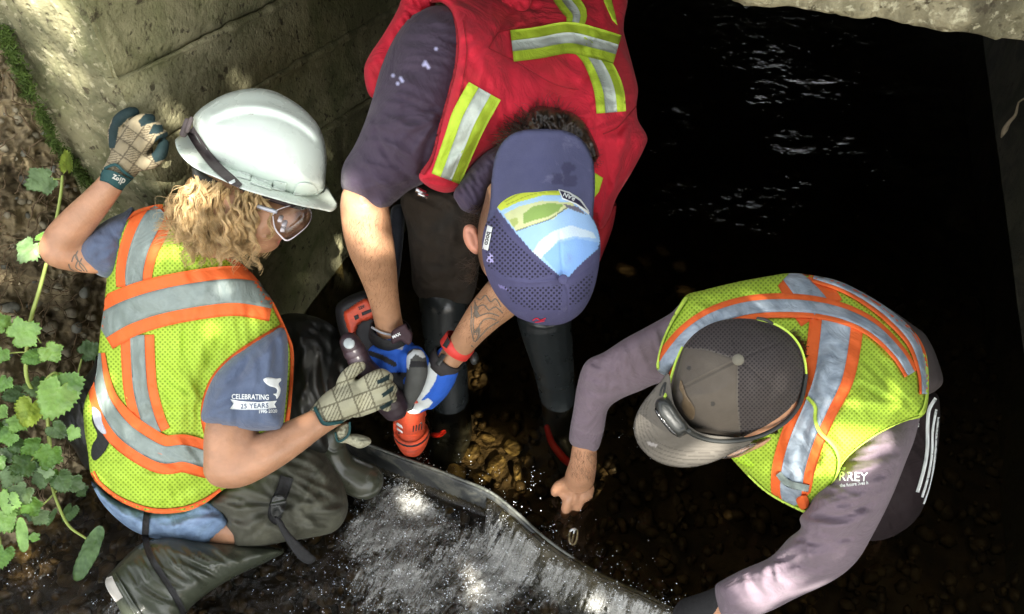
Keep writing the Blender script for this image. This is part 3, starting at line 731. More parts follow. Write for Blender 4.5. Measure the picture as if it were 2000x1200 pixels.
# white beads: foam, plus water glints put in as colour, where the stream falls
m_bub = bpy.data.materials.new('foam_glint_bead'); t, N, L = nt_(m_bub); b = N['Principled BSDF']; b.inputs['Base Color'].default_value = (.80, .84, .88, 1); b.inputs['Roughness'].default_value = .08; b.inputs['Specular IOR Level'].default_value = .7
V = []; Fc = []; oc = np.array([(1, 0, 0), (-1, 0, 0), (0, 1, 0), (0, -1, 0), (0, 0, 1), (0, 0, -1)], float); of = [(0, 2, 4), (2, 1, 4), (1, 3, 4), (3, 0, 4), (2, 0, 5), (1, 2, 5), (3, 1, 5), (0, 3, 5)]
src = [(790, 985, 75, 900), (900, 1090, 70, 900), (960, 1145, 60, 700), (740, 1100, 110, 900), (860, 1170, 130, 1000), (1080, 1150, 90, 600), (800, 888, 26, 330), (755, 950, 28, 220), (660, 1160, 120, 500), (1200, 1165, 70, 350), (1120, 970, 26, 60), (1040, 935, 18, 70),
       (230, 1185, 60, 260), (60, 1105, 45, 160), (920, 960, 70, 260), (1060, 1060, 50, 200), (990, 1010, 40, 160), (520, 1110, 120, 160), (710, 1010, 45, 260), (860, 935, 50, 120), (1300, 1190, 40, 120), (1230, 850, 18, 30), (1270, 900, 14, 14), (1380, 1190, 20, 60)]
btree = bvh(wa)
for (cx, cy, r, k) in src:
    for _ in range(int(k*.9)):
        x, y = cx+RNG.normal()*r*.6, cy+RNG.normal()*r*.6
        if perlin(x/16, y/16, 77) + .6*perlin(x/6, y/6, 78) < .02: continue
        P = WZ(x, y, -.06); h = btree.ray_cast(CAMV, (Vector(P)-CAMV).normalized())
        if h[0] is None: continue
        s = .0004+.0010*RNG.random()**4; c = np.array(h[0])+np.array([0, 0, s*.4]); Fc += [tuple(q+len(V) for q in t) for t in of]; V += list(c+oc*s*np.array([1+RNG.random(), 1+RNG.random(), .8]))
o = mk('foam_and_glints', (np.array(V), Fc), m_bub, None, True); o['kind'] = 'stuff'; o['label'] = 'white foam bubbles and painted-in glints scattered below the weir board'; o['category'] = 'foam'

# unseen gravel slope added behind the camera to bounce sun onto the wall
gx = np.linspace(-7, 7, 60); gy = np.linspace(-7, -1.15, 40); GX, GY = np.meshgrid(gx, gy)
gz = -.12 + .10*(-1.15-GY) + .03*fbm(GX*2, GY*2, 90, 3)
gb = mk('gravel_bounce', (np.stack([GX, GY, gz], -1).reshape(-1, 3), [(i*60+k, i*60+k+1, (i+1)*60+k+1, (i+1)*60+k) for i in range(39) for k in range(59)]), M('gravel', (.42, .38, .30), .9, .3, 12, .8, 40)); gb['kind'] = 'structure'
gx = np.linspace(2.0, 7, 30); gy = np.linspace(-3, 1.2, 40); GX, GY = np.meshgrid(gx, gy)
gb = mk('bank_bounce', (np.stack([GX, GY, -.3+.55*(GX-2.0)+.05*fbm(GX*2, GY*2, 92, 3)], -1).reshape(-1, 3), [(i*30+k, i*30+k+1, (i+1)*30+k+1, (i+1)*30+k) for i in range(39) for k in range(29)]), M('dry_earth', (.36, .31, .22), .9, .3, 6, .8, 40)); gb['kind'] = 'structure'  # unseen earth slope added at the right to bounce sunlight back
# ================================================================ MATERIALS FOR PEOPLE
SKIN = (.43, .225, .13)
m_skin = M('skin', SKIN, .42, .22, 22, .5, 150, spec=.45, attr=True, sss=.08)
m_lime = M('lime_mesh', (.55, .82, .03), .75, .08, 10, .15, 200, dots=.068, dotc=(.22, .36, .02), wrinkle=.3, ws=9, attr=True)
m_limec = M('lime_cloth', (.60, .84, .05), .75, .08, 14, .15, 200)
m_orange = M('orange_tape', (.86, .15, .03), .7, .10, 16, .2, 300, wrinkle=.18, ws=14)
m_silver = M('reflective_tape', (.22, .27, .25), .42, .16, 30, .2, 300, spec=.5, wrinkle=.25, ws=16, c2=(.30, .36, .34), c2s=5)
m_silver2 = M('reflective_tape_wet', (.40, .47, .54), .45, .22, 34, .25, 200, spec=.5, wrinkle=.3, ws=16, c2=(.27, .33, .40), c2s=22, c2t=(.45, .6))
m_tee = M('blue_cotton', (.095, .125, .20), .9, .10, 20, .35, 500, sheen=.2, wrinkle=.4, ws=9)
m_white = M('print_white', (.78, .82, .82), .6, .05, 30, .05, 200)
m_denim = M('denim', (.16, .24, .38), .9, .22, 26, .5, 420, c2=(.25, .36, .52), c2s=7, wrinkle=.25, ws=12)
m_wader = M('wader_cloth', (.062, .062, .045), .62, .22, 12, .3, 150, c2=(.10, .10, .072), c2s=5, wrinkle=.3, ws=7)
m_wblack = M('wader_black', (.018, .019, .017), .42, .3, 14, .3, 120, spec=.4, wrinkle=.12, ws=5)
m_boot = M('olive_rubber', (.046, .053, .036), .33, .22, 12, .25, 80, spec=.45, coat=.15, c2=(.07, .072, .05), c2s=6)
m_bootb = M('black_rubber', (.020, .024, .025), .33, .2, 14, .2, 90, spec=.5, coat=.15)
m_sole = M('grey_sole', (.42, .40, .36), .6, .2, 20)
m_strap = M('black_webbing', (.018, .018, .019), .8, .2, 60, .6, 600)
m_glove = M('glove', (.4, .36, .25), .8, .16, 30, .4, 300, attr=True)
m_teal = M('teal_trim', (.012, .060, .062), .7, .15, 40, .4, 300)
m_hat = M('white_helmet', (.68, .76, .68), .28, .06, 7, .06, 60, spec=.5, coat=.3, c2=(.40, .38, .32), c2s=42, c2t=(.66, .72))
m_hstrap = M('helmet_strap', (.085, .068, .068), .75, .15, 40, .5, 500)
m_dplast = M('dark_plastic', (.03, .032, .03), .35, .2, 20, .1, 100)
def glassy(name, tint=(.93, .93, .95), mixf=.14, rough=.04):
    m = bpy.data.materials.new(name); t, N, L = nt_(m); out = N['Material Output']; N.remove(N['Principled BSDF'])
    tr = N.new('ShaderNodeBsdfTransparent'); tr.inputs[0].default_value = (*tint, 1); g = N.new('ShaderNodeBsdfGlossy'); g.inputs['Roughness'].default_value = rough
    fr = N.new('ShaderNodeLayerWeight'); fr.inputs['Blend'].default_value = .35; ad = N.new('ShaderNodeMath'); ad.operation = 'MULTIPLY_ADD'; ad.inputs[1].default_value = .7; ad.inputs[2].default_value = mixf; L.new(fr.outputs['Fresnel'], ad.inputs[0])
    mx = N.new('ShaderNodeMixShader'); L.new(ad.outputs[0], mx.inputs[0]); L.new(tr.outputs[0], mx.inputs[1]); L.new(g.outputs[0], mx.inputs[2]); L.new(mx.outputs[0], out.inputs[0]); return m
m_lens = glassy('clear_lens', tint=(.97, .97, .98), mixf=.03)
def hairmat(name, c, c2, rough=.35):
    return M(name, c, rough, .35, 60, .2, 200, spec=.5, c2=c2, c2s=35, c2t=(.4, .6))
m_blond = hairmat('blond_hair', (.68, .49, .25), (.46, .30, .135)); m_blondd = hairmat('blond_hair_shaded', (.30, .18, .08), (.16, .095, .04)); m_brown = hairmat('dark_brown_hair', (.045, .028, .018), (.02, .013, .009))

def strands(specs, seg=3):
    """specs: list of (3-D points, radius)"""
    V = []; Fc = []
    for C, r in specs:
        n = len(C); rr = r*np.linspace(1, .45, n); v, f = tube3(C, rr, seg, cap=False); o = len(V); V += list(v); Fc += [tuple(q+o for q in t) for t in f]
    return np.array(V), Fc

def arm_hair(x0, y0, x1, y1, half, ang, n, tree, par, mat, L=9):
    sp_ = []; r = np.random.default_rng(int(x0+y0))
    for _ in range(n):
        t = r.random(); w = r.uniform(-1, 1)*half; a = math.atan2(y1-y0, x1-x0); x = x0+(x1-x0)*t-math.sin(a)*w; y = y0+(y1-y0)*t+math.cos(a)*w
        h = tree.ray_cast(CAMV, (Vector(W(x, y, 1.0))-CAMV).normalized())
        if h[0] is None: continue
        d = PXY(np.array(h[0]))[2]; b = math.radians(ang)+r.normal()*.5; l = L*r.uniform(.5, 1.2); s = np.linspace(0, 1, 4)
        sp_.append((W(x+math.cos(b)*l*s, y+math.sin(b)*l*s+1.5*s*s, d-.0035*np.sin(s*2.2)), .00016))
    o = mk('arm_hair', strands(sp_), mat, par); o['kind'] = 'stuff'
# ================================================================ WOMAN IN THE WHITE HELMET
p1 = thing('person', W(330, 1000, 1.62), 'crouching woman in white hard hat and lime vest, one gloved hand on the wall', 'person')
headface = pillow([(395, 320), (470, 340), (560, 372), (594, 396), (597, 408), (592, 420), (597, 434), (593, 445), (581, 451), (571, 457), (561, 463), (551, 467), (545, 472), (549, 478), (543, 483), (536, 489), (524, 494), (507, 496), (488, 492), (470, 482), (445, 475), (400, 450), (375, 390)],
                  1.41, .078, 66, 5, raw=False)
body1 = blend([headface, tube([(440, 440, 1.43, 44), (400, 520, 1.53, 48), (370, 600, 1.60, 55)]),
               tube([(380, 560, 1.62, 60), (360, 700, 1.66, 70), (330, 850, 1.71, 60), (320, 940, 1.74, 45)]),
               tube([(380, 560, 1.61, 50), (300, 500, 1.57, 38), (250, 480, 1.535, 38), (200, 494, 1.52, 41), (150, 494, 1.50, 38), (118, 490, 1.48, 36)]),
               tube([(112, 486, 1.48, 33), (128, 462, 1.47, 35), (160, 425, 1.455, 32), (196, 385, 1.44, 27), (222, 352, 1.43, 24), (240, 322, 1.43, 26)]),
               tube([(400, 600, 1.60, 50), (470, 690, 1.53, 42), (462, 780, 1.49, 46), (452, 850, 1.465, 51), (446, 905, 1.46, 46)]),
               tube([(440, 912, 1.46, 42), (470, 908, 1.455, 43), (520, 885, 1.455, 40), (570, 856, 1.465, 35), (620, 826, 1.48, 28), (660, 802, 1.50, 27)]),
               tube([(330, 960, 1.76, 40), (400, 1020, 1.72, 35), (470, 1032, 1.70, 32)])],
              .0045, 5, creases=[([(545, 470), (528, 468)], 3, -.004), ([(552, 474), (540, 476)], 3, .003), ([(535, 478), (524, 476)], 3, -.0015), ([(520, 450), (508, 466), (500, 480)], 6, -.0018),
                                 ([(412, 935), (440, 950)], 8, -.002), ([(590, 438), (575, 448)], 4, .003)])
b1 = mk('body', body1, m_skin, p1)
tat = [[(140, 512), (146, 498), (152, 508), (148, 522), (160, 530)], [(152, 490), (148, 503), (158, 515), (166, 524), (172, 534)], [(134, 516), (138, 526), (150, 530)], [(160, 505), (155, 517), (165, 530)]]
paint(b1, SKIN, [(lambda x, y: (np.hypot(x-548, y-474) < 5.5), (.55, .20, .15))])
m_ink = M('tattoo_ink', (.17, .14, .11), .5, .2, 60)
tb1 = bvh(b1); mk('tattoo', join(*[ribbon(t, 2.6, tb1, .0005, 3) for t in tat]), m_ink, p1)

# T-shirt: right sleeve, left sleeve and the part under the vest
sl = mk('shirt_sleeve', pillow([(550, 640), (525, 650), (495, 668), (455, 697), (422, 730), (404, 765), (396, 795), (395, 822), (430, 833), (480, 841), (520, 842), (549, 838), (556, 800), (561, 745), (563, 690), (560, 655)], [(400, 800, 1.445), (550, 800, 1.46), (480, 700, 1.47), (550, 650, 1.49)], .062, 62, 6,
        [foldfn(.0035, 75, 26, 130, 3)], [([(395, 815), (430, 826), (490, 834), (548, 831)], 2, -.0016), ([(470, 720), (462, 780), (468, 830)], 9, -.005), ([(530, 690), (520, 760), (528, 820)], 9, .005)]+fan(545, 650, 95, 165, 60, 150, 8, .0032, 6, 1, 15)+fan(400, 815, -70, -10, 40, 110, 5, .0028, 6, 2, 12)), m_tee, p1)
mk('shirt_sleeve', pillow([(262, 408), (240, 416), (212, 428), (185, 446), (164, 462), (153, 480), (153, 498), (162, 516), (182, 532), (208, 543), (235, 530), (262, 480)], [(160, 490, 1.50), (250, 450, 1.53), (220, 530, 1.54)], .058, 50, 6,
        [foldfn(.003, 50, 22, 90, 13)], [([(164, 478), (162, 497), (172, 516), (190, 530)], 2, -.0014), ([(200, 450), (190, 490), (205, 520)], 8, -.003)]+fan(240, 480, 130, 230, 30, 70, 7, .003, 5, 3, 10)), m_tee, p1)
mk('shirt', pillow([(330, 420), (380, 450), (440, 490), (500, 545), (520, 600), (500, 800), (420, 960), (300, 980), (200, 940), (200, 700), (220, 500), (260, 430)], [(300, 450, 1.54), (480, 560, 1.55), (210, 700, 1.66), (540, 750, 1.64), (300, 950, 1.68)], .07, 90, 12), m_tee, p1)

VEST1 = [(322, 400), (300, 401), (268, 410), (243, 425), (226, 447), (216, 475), (211, 520), (207, 560), (203, 600), (197, 640), (193, 680), (189, 720), (184, 745), (170, 772), (163, 800), (165, 840), (172, 885), (177, 925), (195, 950), (240, 983), (300, 1003), (360, 1000), (402, 983), (440, 955),
         (500, 930), (540, 890), (560, 850), (570, 780), (574, 690), (562, 650), (535, 592), (505, 548), (475, 518), (440, 492), (400, 470), (368, 448), (345, 425)]
vest1 = mk('safety_vest', pillow(VEST1, [(300, 430, 1.50), (480, 560, 1.51), (200, 700, 1.60), (570, 750, 1.60), (300, 960, 1.62), (450, 930, 1.63), (360, 700, 1.55), (170, 850, 1.65)], .085, 105, 6,
        [foldfn(.004, 80, 34, 160, 21)], [([(430, 690), (400, 740), (385, 800), (380, 850)], 18, -.012), ([(205, 540), (250, 620), (300, 660)], 16, -.004), ([(215, 900), (280, 930), (360, 925), (420, 895)], 14, .007), ([(240, 950), (320, 962), (400, 940)], 12, -.006), ([(560, 660), (500, 640), (430, 640)], 20, .004),
         ([(185, 760), (215, 840), (225, 900)], 12, -.006), ([(350, 860), (400, 900), (430, 900)], 12, .006)]+fan(400, 800, 150, 260, 60, 170, 9, .0035, 8, 4, 25)+fan(215, 560, 0, 75, 50, 130, 7, .0035, 8, 5, 10)+fan(430, 950, 180, 235, 60, 200, 7, .0045, 8, 6, 20)+fan(345, 430, 70, 140, 40, 110, 5, .003, 7, 7, 20)+fan(180, 900, -30, 40, 60, 150, 6, .004, 8, 8)), m_lime, p1)
paint(vest1, (.43, .62, .055), holes=True)
t1 = bvh(vest1)
def tape(line, wo, wi, tree, par, off=.002, silver=m_silver, outer=m_orange, li=None):
    o = mk('orange_border', ribbon(line, wo, tree, off), outer, par) if outer is m_orange else mk('lime_border', ribbon(line, wo, tree, off), outer, par)
    mk('reflective_stripe', ribbon([(q[0], q[1], (q[2] if len(q) > 2 else wo)*wi/wo) for q in (li or line)], wi, tree, off+.0015), silver, par)
tape([(312, 408, 70), (292, 440, 80), (272, 485, 76), (262, 530, 72), (262, 560, 70)], 75, 36, t1, vest1, .0022)
tape([(268, 655), (270, 710), (275, 765), (290, 822), (302, 850)], 66, 28, t1, vest1, .0022)
tape([(190, 690, 30), (193, 740, 44), (205, 787, 56), (233, 832, 72), (268, 862, 76), (317, 888, 76), (359, 886, 74), (402, 898, 72), (440, 905, 70)], 74, 33, t1, vest1, .0046)
tape([(195, 640), (247, 611), (320, 588), (412, 572), (470, 569), (535, 580)], 98, 47, t1, vest1, .007)
for ln, w in (([(556, 636), (500, 668), (452, 701), (420, 735), (403, 772), (397, 812), (404, 850)], 11), ([(180, 922), (196, 948), (240, 979), (300, 998), (358, 995), (402, 978), (432, 958)], 10), ([(318, 404), (345, 428), (368, 452), (400, 475), (440, 498), (475, 522), (505, 552)], 14),
              ([(318, 404), (296, 405), (262, 416), (238, 434), (224, 456), (216, 485), (213, 512)], 9), ([(505, 552), (533, 594), (559, 648), (571, 690), (567, 780), (557, 846)], 8)):
    mk('piping', ribbon(ln, w, t1, .0055), m_orange, vest1)
# side pocket peeking out with its black and grey print
mk('side_pocket', patch([(182, 800), (196, 812), (204, 838), (214, 856), (206, 880), (186, 900), (178, 890), (180, 870), (190, 850), (180, 825)], t1, .004, 4), m_strap, vest1)
mk('pocket_print', patch([(180, 795), (196, 806), (200, 826), (208, 846), (198, 846), (184, 826)], t1, .0055, 4), M('pocket_grey', (.55, .56, .62), .4, .3, 40), vest1)
# sleeve print
ts = bvh(sl)
def fish():
    return [(514, 742), (520, 738), (530, 738), (540, 740), (548, 739), (549, 744), (544, 750), (548, 760), (546, 772), (540, 780), (539, 774), (533, 770), (540, 768), (541, 761), (536, 757), (528, 755), (520, 750)]
pr = [patch(fish(), ts, .0012, 3), patch([(450, 780), (456, 789), (449, 799), (470, 801), (505, 801), (540, 797), (536, 790), (541, 783), (505, 786), (470, 784)], ts, .0012, 4, False)]
mk('sleeve_print', join(*pr), m_white, sl)
mk('sleeve_print', join(lettering('CELEBRATING', 489, 776, 14, 1, ts, .0014, .82, .00012, .02), lettering('1995-2020', 523, 804, 9, -2, ts, .0014, .95, 0, .02)), m_white, sl)
mk('sleeve_print', lettering('25 YEARS', 497, 793.5, 13, -2, ts, .0022, .95, 0, .015, 1.1), m_tee, sl)

# jeans, waders, boots
mk('jeans', pillow([(178, 940), (215, 972), (262, 993), (310, 1000), (362, 995), (402, 975), (436, 1000), (446, 1024), (420, 1052), (398, 1064), (350, 1060), (300, 1052), (258, 1036), (222, 1008), (196, 978)], [(200, 960, 1.69), (420, 1030, 1.69), (300, 1030, 1.70)], .05, 42, 5,
        [foldfn(.004, 40, 18, 80, 31)], [([(235, 990), (250, 1010), (250, 1030)], 3, -.003), ([(400, 1062), (425, 1045), (444, 1020)], 2.5, -.003), ([(300, 1025), (350, 1012), (420, 1004)], 5, -.004), ([(320, 1040), (370, 1026), (430, 1014)], 5, .003)]+fan(440, 1010, 150, 215, 40, 120, 9, .004, 5, 9, 5)), m_denim, p1)
mk('wader_leg', pillow([(410, 985), (432, 958), (470, 925), (520, 893), (570, 868), (620, 858), (648, 905), (668, 940), (680, 985), (672, 1018), (650, 1040), (610, 1050), (560, 1058), (510, 1068), (462, 1068), (452, 1045), (440, 1028), (440, 1012)],
        [(430, 1000, 1.68), (520, 900, 1.70), (640, 900, 1.80), (670, 1000, 1.78), (500, 1060, 1.70)], .085, 75, 6, [foldfn(.008, 20, 30, 120, 41)],
        [([(425, 982), (480, 985), (535, 982)], 5, -.009), ([(440, 1010), (490, 1040), (500, 1065)], 6, .008), ([(560, 985), (610, 1005), (668, 1010)], 7, -.010), ([(560, 1000), (600, 1030), (640, 1035)], 6, .008), ([(600, 890), (640, 940), (665, 990)], 10, .008), ([(520, 900), (560, 930), (570, 980)], 8, -.006), ([(470, 1062), (480, 1030), (450, 1012)], 5, -.006)]+fan(545, 990, -20, 60, 60, 130, 8, .006, 6, 10, 15)+fan(545, 990, 120, 240, 50, 110, 7, .005, 7, 11, 15)+fan(640, 900, 60, 130, 40, 110, 6, .006, 6, 12)), m_wader, p1)
mk('wader_knee', pillow([(535, 640), (545, 618), (580, 612), (625, 622), (656, 642), (672, 680), (686, 722), (694, 765), (680, 800), (640, 830), (640, 880), (600, 890), (540, 880), (545, 780)], [(560, 650, 1.70), (670, 760, 1.74), (600, 880, 1.76)], .085, 70, 6,
        [foldfn(.006, 75, 24, 120, 43)], [([(630, 700), (640, 740), (636, 800)], 7, .010), ([(652, 690), (660, 740), (655, 790)], 6, -.008), ([(590, 660), (600, 720), (590, 780)], 12, .007)]+fan(600, 640, 40, 120, 60, 170, 8, .006, 7, 13, 20)), m_wblack, p1)
b_ = blend([tube([(640, 850, 1.80, 30), (650, 890, 1.82, 31), (672, 925, 1.84, 34)]), tube([(664, 915, 1.835, 34), (690, 930, 1.845, 36), (712, 940, 1.85, 37)]), ball(712, 938, 1.85, 38, 1.0, .95, .8)], .004, 5,
           creases=[([(636, 874), (652, 884), (668, 876)], 2.5, .004), ([(670, 962), (705, 972), (735, 962), (748, 940)], 2.5, .005)])
mk('rubber_boot', b_, m_boot, p1)
leg = pillow([(262, 1072), (290, 1056), (340, 1050), (400, 1058), (470, 1062), (555, 1074), (520, 1098), (470, 1122), (420, 1150), (370, 1190), (350, 1230), (260, 1230), (228, 1180), (205, 1140), (222, 1112)], [(230, 1130, 1.60), (540, 1080, 1.72), (330, 1200, 1.62), (320, 1060, 1.66)], .06, 55, 5,
             [foldfn(.004, 30, 22, 140, 47)], [([(237+i*11, 1108-i*6), (250+i*11, 1120-i*5), (262+i*12, 1145-i*5)], 2.2, .0045) for i in range(9)] + [([(218, 1118), (240, 1160), (270, 1200)], 4, .006), ([(440, 1075), (470, 1085), (500, 1078)], 6, -.004)])
lg = mk('kneeling_boot', leg, m_boot, p1); tl = bvh(lg)
mk('heel_sole', ribbon([(210, 1128, 20), (218, 1150, 24), (233, 1172, 20)], 22, tl, .004, 4), m_sole, lg)
mk('heel_sole', ribbon([(218, 1112, 6), (226, 1130, 10), (240, 1155, 12), (262, 1190, 12), (280, 1215, 12)], 12, tl, .006, 4), m_boot, lg)
allp = bvh(lg, [o for o in p1.children if o.name.startswith('jeans')][0], [o for o in p1.children if o.name.startswith('wader_leg')][0])
mk('black_strap', ribbon([(287, 1000, 12), (284, 1030, 13), (285, 1060, 13), (298, 1095, 13), (320, 1130, 12), (345, 1170, 12), (360, 1200, 12)], 12, allp, .005, 4), m_strap, p1)
mk('buckle_strap', ribbon([(560, 932, 26), (552, 960, 26), (540, 985, 26), (535, 1008, 24), (545, 1018, 20)], 24, allp, .007, 4), m_strap, p1)
mk('buckle', join(patch([(533, 972), (553, 968), (560, 985), (545, 1012), (530, 1005)], allp, .016, 4), tube([(532, 985, 1.58, 4), (556, 980, 1.58, 4)], 8)), m_dplast, p1)
mk('strap_tail', pillow([(536, 1010), (550, 1016), (562, 1036), (585, 1060), (606, 1080), (618, 1092), (605, 1102), (588, 1096), (572, 1078), (554, 1050)], [(545, 1015, 1.60), (600, 1090, 1.66)], .004, 6, 4), m_strap, p1)
# black rubber bag slung behind her hip
bag = mk('black_bag', pillow([(190, 695), (182, 715), (160, 745), (138, 775), (118, 800), (112, 828), (122, 850), (145, 878), (160, 905), (175, 918), (200, 900), (205, 760)], [(120, 820, 1.74), (200, 700, 1.72), (190, 900, 1.74)], .05, 40, 5, [foldfn(.006, 65, 16, 90, 53)],
    [([(165, 765), (175, 820), (180, 880)], 5, .008), ([(140, 800), (150, 850), (170, 900)], 4, -.008)]), m_wblack, None, origin=W(170, 830, 1.74))
tagg(bag, 'crumpled black rubber bag behind the hip of the woman in the white helmet', 'bag')

# gloves of the woman
gA = blend([ball(258, 292, 1.43, 36, 1.05, 1.15, .45), tube([(225, 345, 1.43, 26), (240, 325, 1.43, 29), (255, 300, 1.425, 33)]),
            tube([(228, 290, 1.42, 13), (223, 262, 1.41, 12), (232, 236, 1.40, 11.5), (250, 222, 1.40, 11), (262, 219, 1.41, 10)]),
            tube([(245, 275, 1.42, 13), (258, 250, 1.40, 12.5), (274, 236, 1.395, 12), (294, 231, 1.41, 9.5)]),
            tube([(262, 278, 1.42, 13), (276, 257, 1.40, 12.5), (292, 248, 1.395, 12), (308, 247, 1.41, 9.5)]),
            tube([(276, 290, 1.42, 12), (292, 272, 1.40, 11.5), (306, 262, 1.40, 11), (320, 262, 1.42, 8.5)]),
            tube([(272, 320, 1.43, 15), (298, 316, 1.42, 13), (314, 300, 1.42, 12), (320, 280, 1.43, 10)])], .002, 6)
g1 = mk('glove', gA, m_glove, p1)
BEIGE = (.27, .225, .14); TEALD = (.008, .024, .026)
def lattice(cx, cy, s, ang):
    def f(x, y):
        a = math.radians(ang); u = ((x-cx)*math.cos(a)+(y-cy)*math.sin(a))/s; v = (-(x-cx)*math.sin(a)+(y-cy)*math.cos(a))/s
        iu = np.floor(u); iv = np.floor(v); fu = u-iu; fv = v-iv; edge = (np.minimum(np.minimum(fu, 1-fu), np.minimum(fv, 1-fv)) < .05)
        w = ((iu+iv) % 2 == 0) & (np.abs(((fu+fv)*4) % 1 - .5) < .17); return edge | w
    return f
thr = [[(212, 290), (212, 255), (222, 226), (245, 209), (272, 208), (276, 222), (250, 232), (232, 250), (224, 290)], [(270, 236), (284, 222), (306, 224), (306, 238), (290, 242), (276, 248)], [(290, 262), (300, 243), (322, 244), (318, 258), (305, 262)], [(295, 300), (304, 268), (332, 254), (334, 290), (322, 312), (302, 318)]]
paint(g1, BEIGE, [(lambda x, y: lattice(255, 285, 26, 35)(x, y) & (y > 245), (.10, .08, .05))] + [(t, TEALD) for t in thr])
tg1 = bvh(g1, b1)
cf = mk('glove_cuff', ribbon([(196, 342, 22), (216, 346, 26), (238, 358, 28), (262, 366, 22)], 26, tg1, .008, 4), m_teal, g1)
mk('cuff_print', lettering('digz', 232, 351, 19, 204, bvh(cf), .0015, .9, 0, .02), M('print_grey', (.55, .55, .5), .6), g1)
mk('wrist_trim', ribbon([(203, 330, 5), (225, 322, 6), (243, 337, 6), (262, 350, 5)], 5, tg1, .006, 3), m_teal, g1)

gB = blend([tube([(630, 815, 1.49, 29), (655, 795, 1.485, 34), (690, 775, 1.475, 36)]), ball(695, 778, 1.475, 40, 1.05, .95, .5),
            tube([(668, 765, 1.475, 15), (674, 742, 1.465, 14), (690, 724, 1.46, 13), (704, 716, 1.465, 11)]),
            tube([(700, 760, 1.47, 14), (722, 742, 1.455, 13), (744, 732, 1.46, 12.5), (758, 738, 1.48, 11)]),
            tube([(705, 774, 1.47, 14), (730, 760, 1.455, 13), (752, 752, 1.46, 12.5), (766, 760, 1.485, 11)]),
            tube([(705, 790, 1.47, 13), (730, 778, 1.458, 12.5), (752, 771, 1.462, 12), (766, 778, 1.485, 10)]),
            tube([(700, 804, 1.475, 12), (724, 796, 1.462, 11.5), (744, 789, 1.468, 11), (756, 796, 1.485, 9)])], .002, 6)
g2 = mk('glove', gB, m_glove, p1)
paint(g2, (.33, .32, .22), [(lattice(690, 775, 34, -20), (.12, .11, .07)), ([(735, 744), (762, 730), (760, 742), (738, 752)], TEALD), ([(745, 770), (770, 752), (768, 764), (748, 777)], TEALD), ([(740, 796), (768, 780), (764, 792), (745, 802)], TEALD)])
mk('glove_trim', ribbon([(614, 795, 6), (622, 812, 7), (634, 828, 8), (660, 826, 6), (684, 822, 5)], 6, bvh(g2, b1), .005, 3), m_teal, g2)
fl = mk('glove_flap', pillow([(652, 845), (668, 828), (682, 826), (682, 846), (700, 848), (722, 856), (724, 866), (712, 874), (700, 876), (690, 872), (676, 866), (660, 864)], 1.52, .012, 10, 3, [foldfn(.004, 10, 6, 20, 5)]), M('fleece', (.36, .35, .25), .95, .3, 60, .9, 300), g2)
mk('flap_trim', tube([(655, 846, 1.505, 2.4), (660, 862, 1.505, 2.6), (672, 858, 1.50, 2.6), (682, 846, 1.50, 2.6), (683, 826, 1.50, 2.4)], 8), m_teal, g2)

# helmet
DOME = [(377, 233), (384, 220), (402, 205), (435, 186), (473, 175), (508, 173), (542, 181), (583, 205), (611, 231), (625, 252), (634, 278), (638, 312), (636, 345), (631, 372), (600, 388), (560, 388), (510, 372), (467, 350), (430, 322), (398, 290), (380, 260)]
hd = mk('helmet', pillow(DOME, 1.40, .105, 118, 5, creases=[([(415, 226), (450, 213), (490, 208), (530, 213), (570, 228), (605, 252), (622, 268)], 8, .010), ([(420, 240), (470, 222), (530, 226), (580, 246), (612, 272)], 5, -.0035)]), m_hat, p1)
BR = [(342, 279), (345, 270), (355, 265), (375, 262), (420, 290), (480, 335), (560, 372), (630, 362), (648, 380), (659, 396), (657, 407), (646, 414), (630, 411), (583, 402), (533, 388), (473, 370), (433, 352), (383, 330), (352, 303)]
brm = mk('brim', pillow(BR, [(350, 280, 1.42), (500, 350, 1.345), (650, 395, 1.42), (430, 330, 1.36)], .012, 16, 4, creases=[([(650, 411), (583, 400), (533, 386), (473, 368), (433, 350), (383, 328), (352, 301)], 2.5, .003)]), m_hat, hd)
th = bvh(hd, brm)
for pl in ([(463, 332), (490, 341), (489, 352), (461, 345)], [(492, 344), (532, 356), (530, 372), (489, 358)], [(535, 353), (560, 358), (557, 375), (532, 370)], [(575, 372), (580, 361), (592, 357), (612, 361), (620, 370), (620, 382), (576, 381)]):
    mk('accessory_slot', patch(pl, th, .005, 3, len(pl) > 5), m_hat, hd)
mk('chin_strap', ribbon([(366, 245, 17), (384, 275, 19), (405, 305, 19), (430, 332, 19), (455, 354, 18), (468, 366, 16)], 19, th, .004, 4), m_hstrap, hd)
mk('strap_buckle', join(tube([(366, 237, 1.36, 6), (358, 262, 1.365, 7)], 8), tube([(374, 232, 1.35, 4), (366, 256, 1.355, 4)], 8)), m_hstrap, hd)
mk('strap_tab', patch([(446, 356), (458, 350), (460, 356), (450, 361)], th, .007, 2, False), m_white, hd)
mk('suspension_band', pillow([(376, 325), (400, 338), (432, 352), (450, 358), (430, 361), (410, 366), (385, 368), (378, 355)], 1.36, .02, 12, 4), m_dplast, hd)
mk('sweat_band', pillow([(470, 368), (533, 385), (583, 400), (600, 406), (590, 410), (560, 404), (520, 392), (480, 378)], 1.345, .02, 8, 4), M('band_dark', (.035, .022, .022), .8), hd)

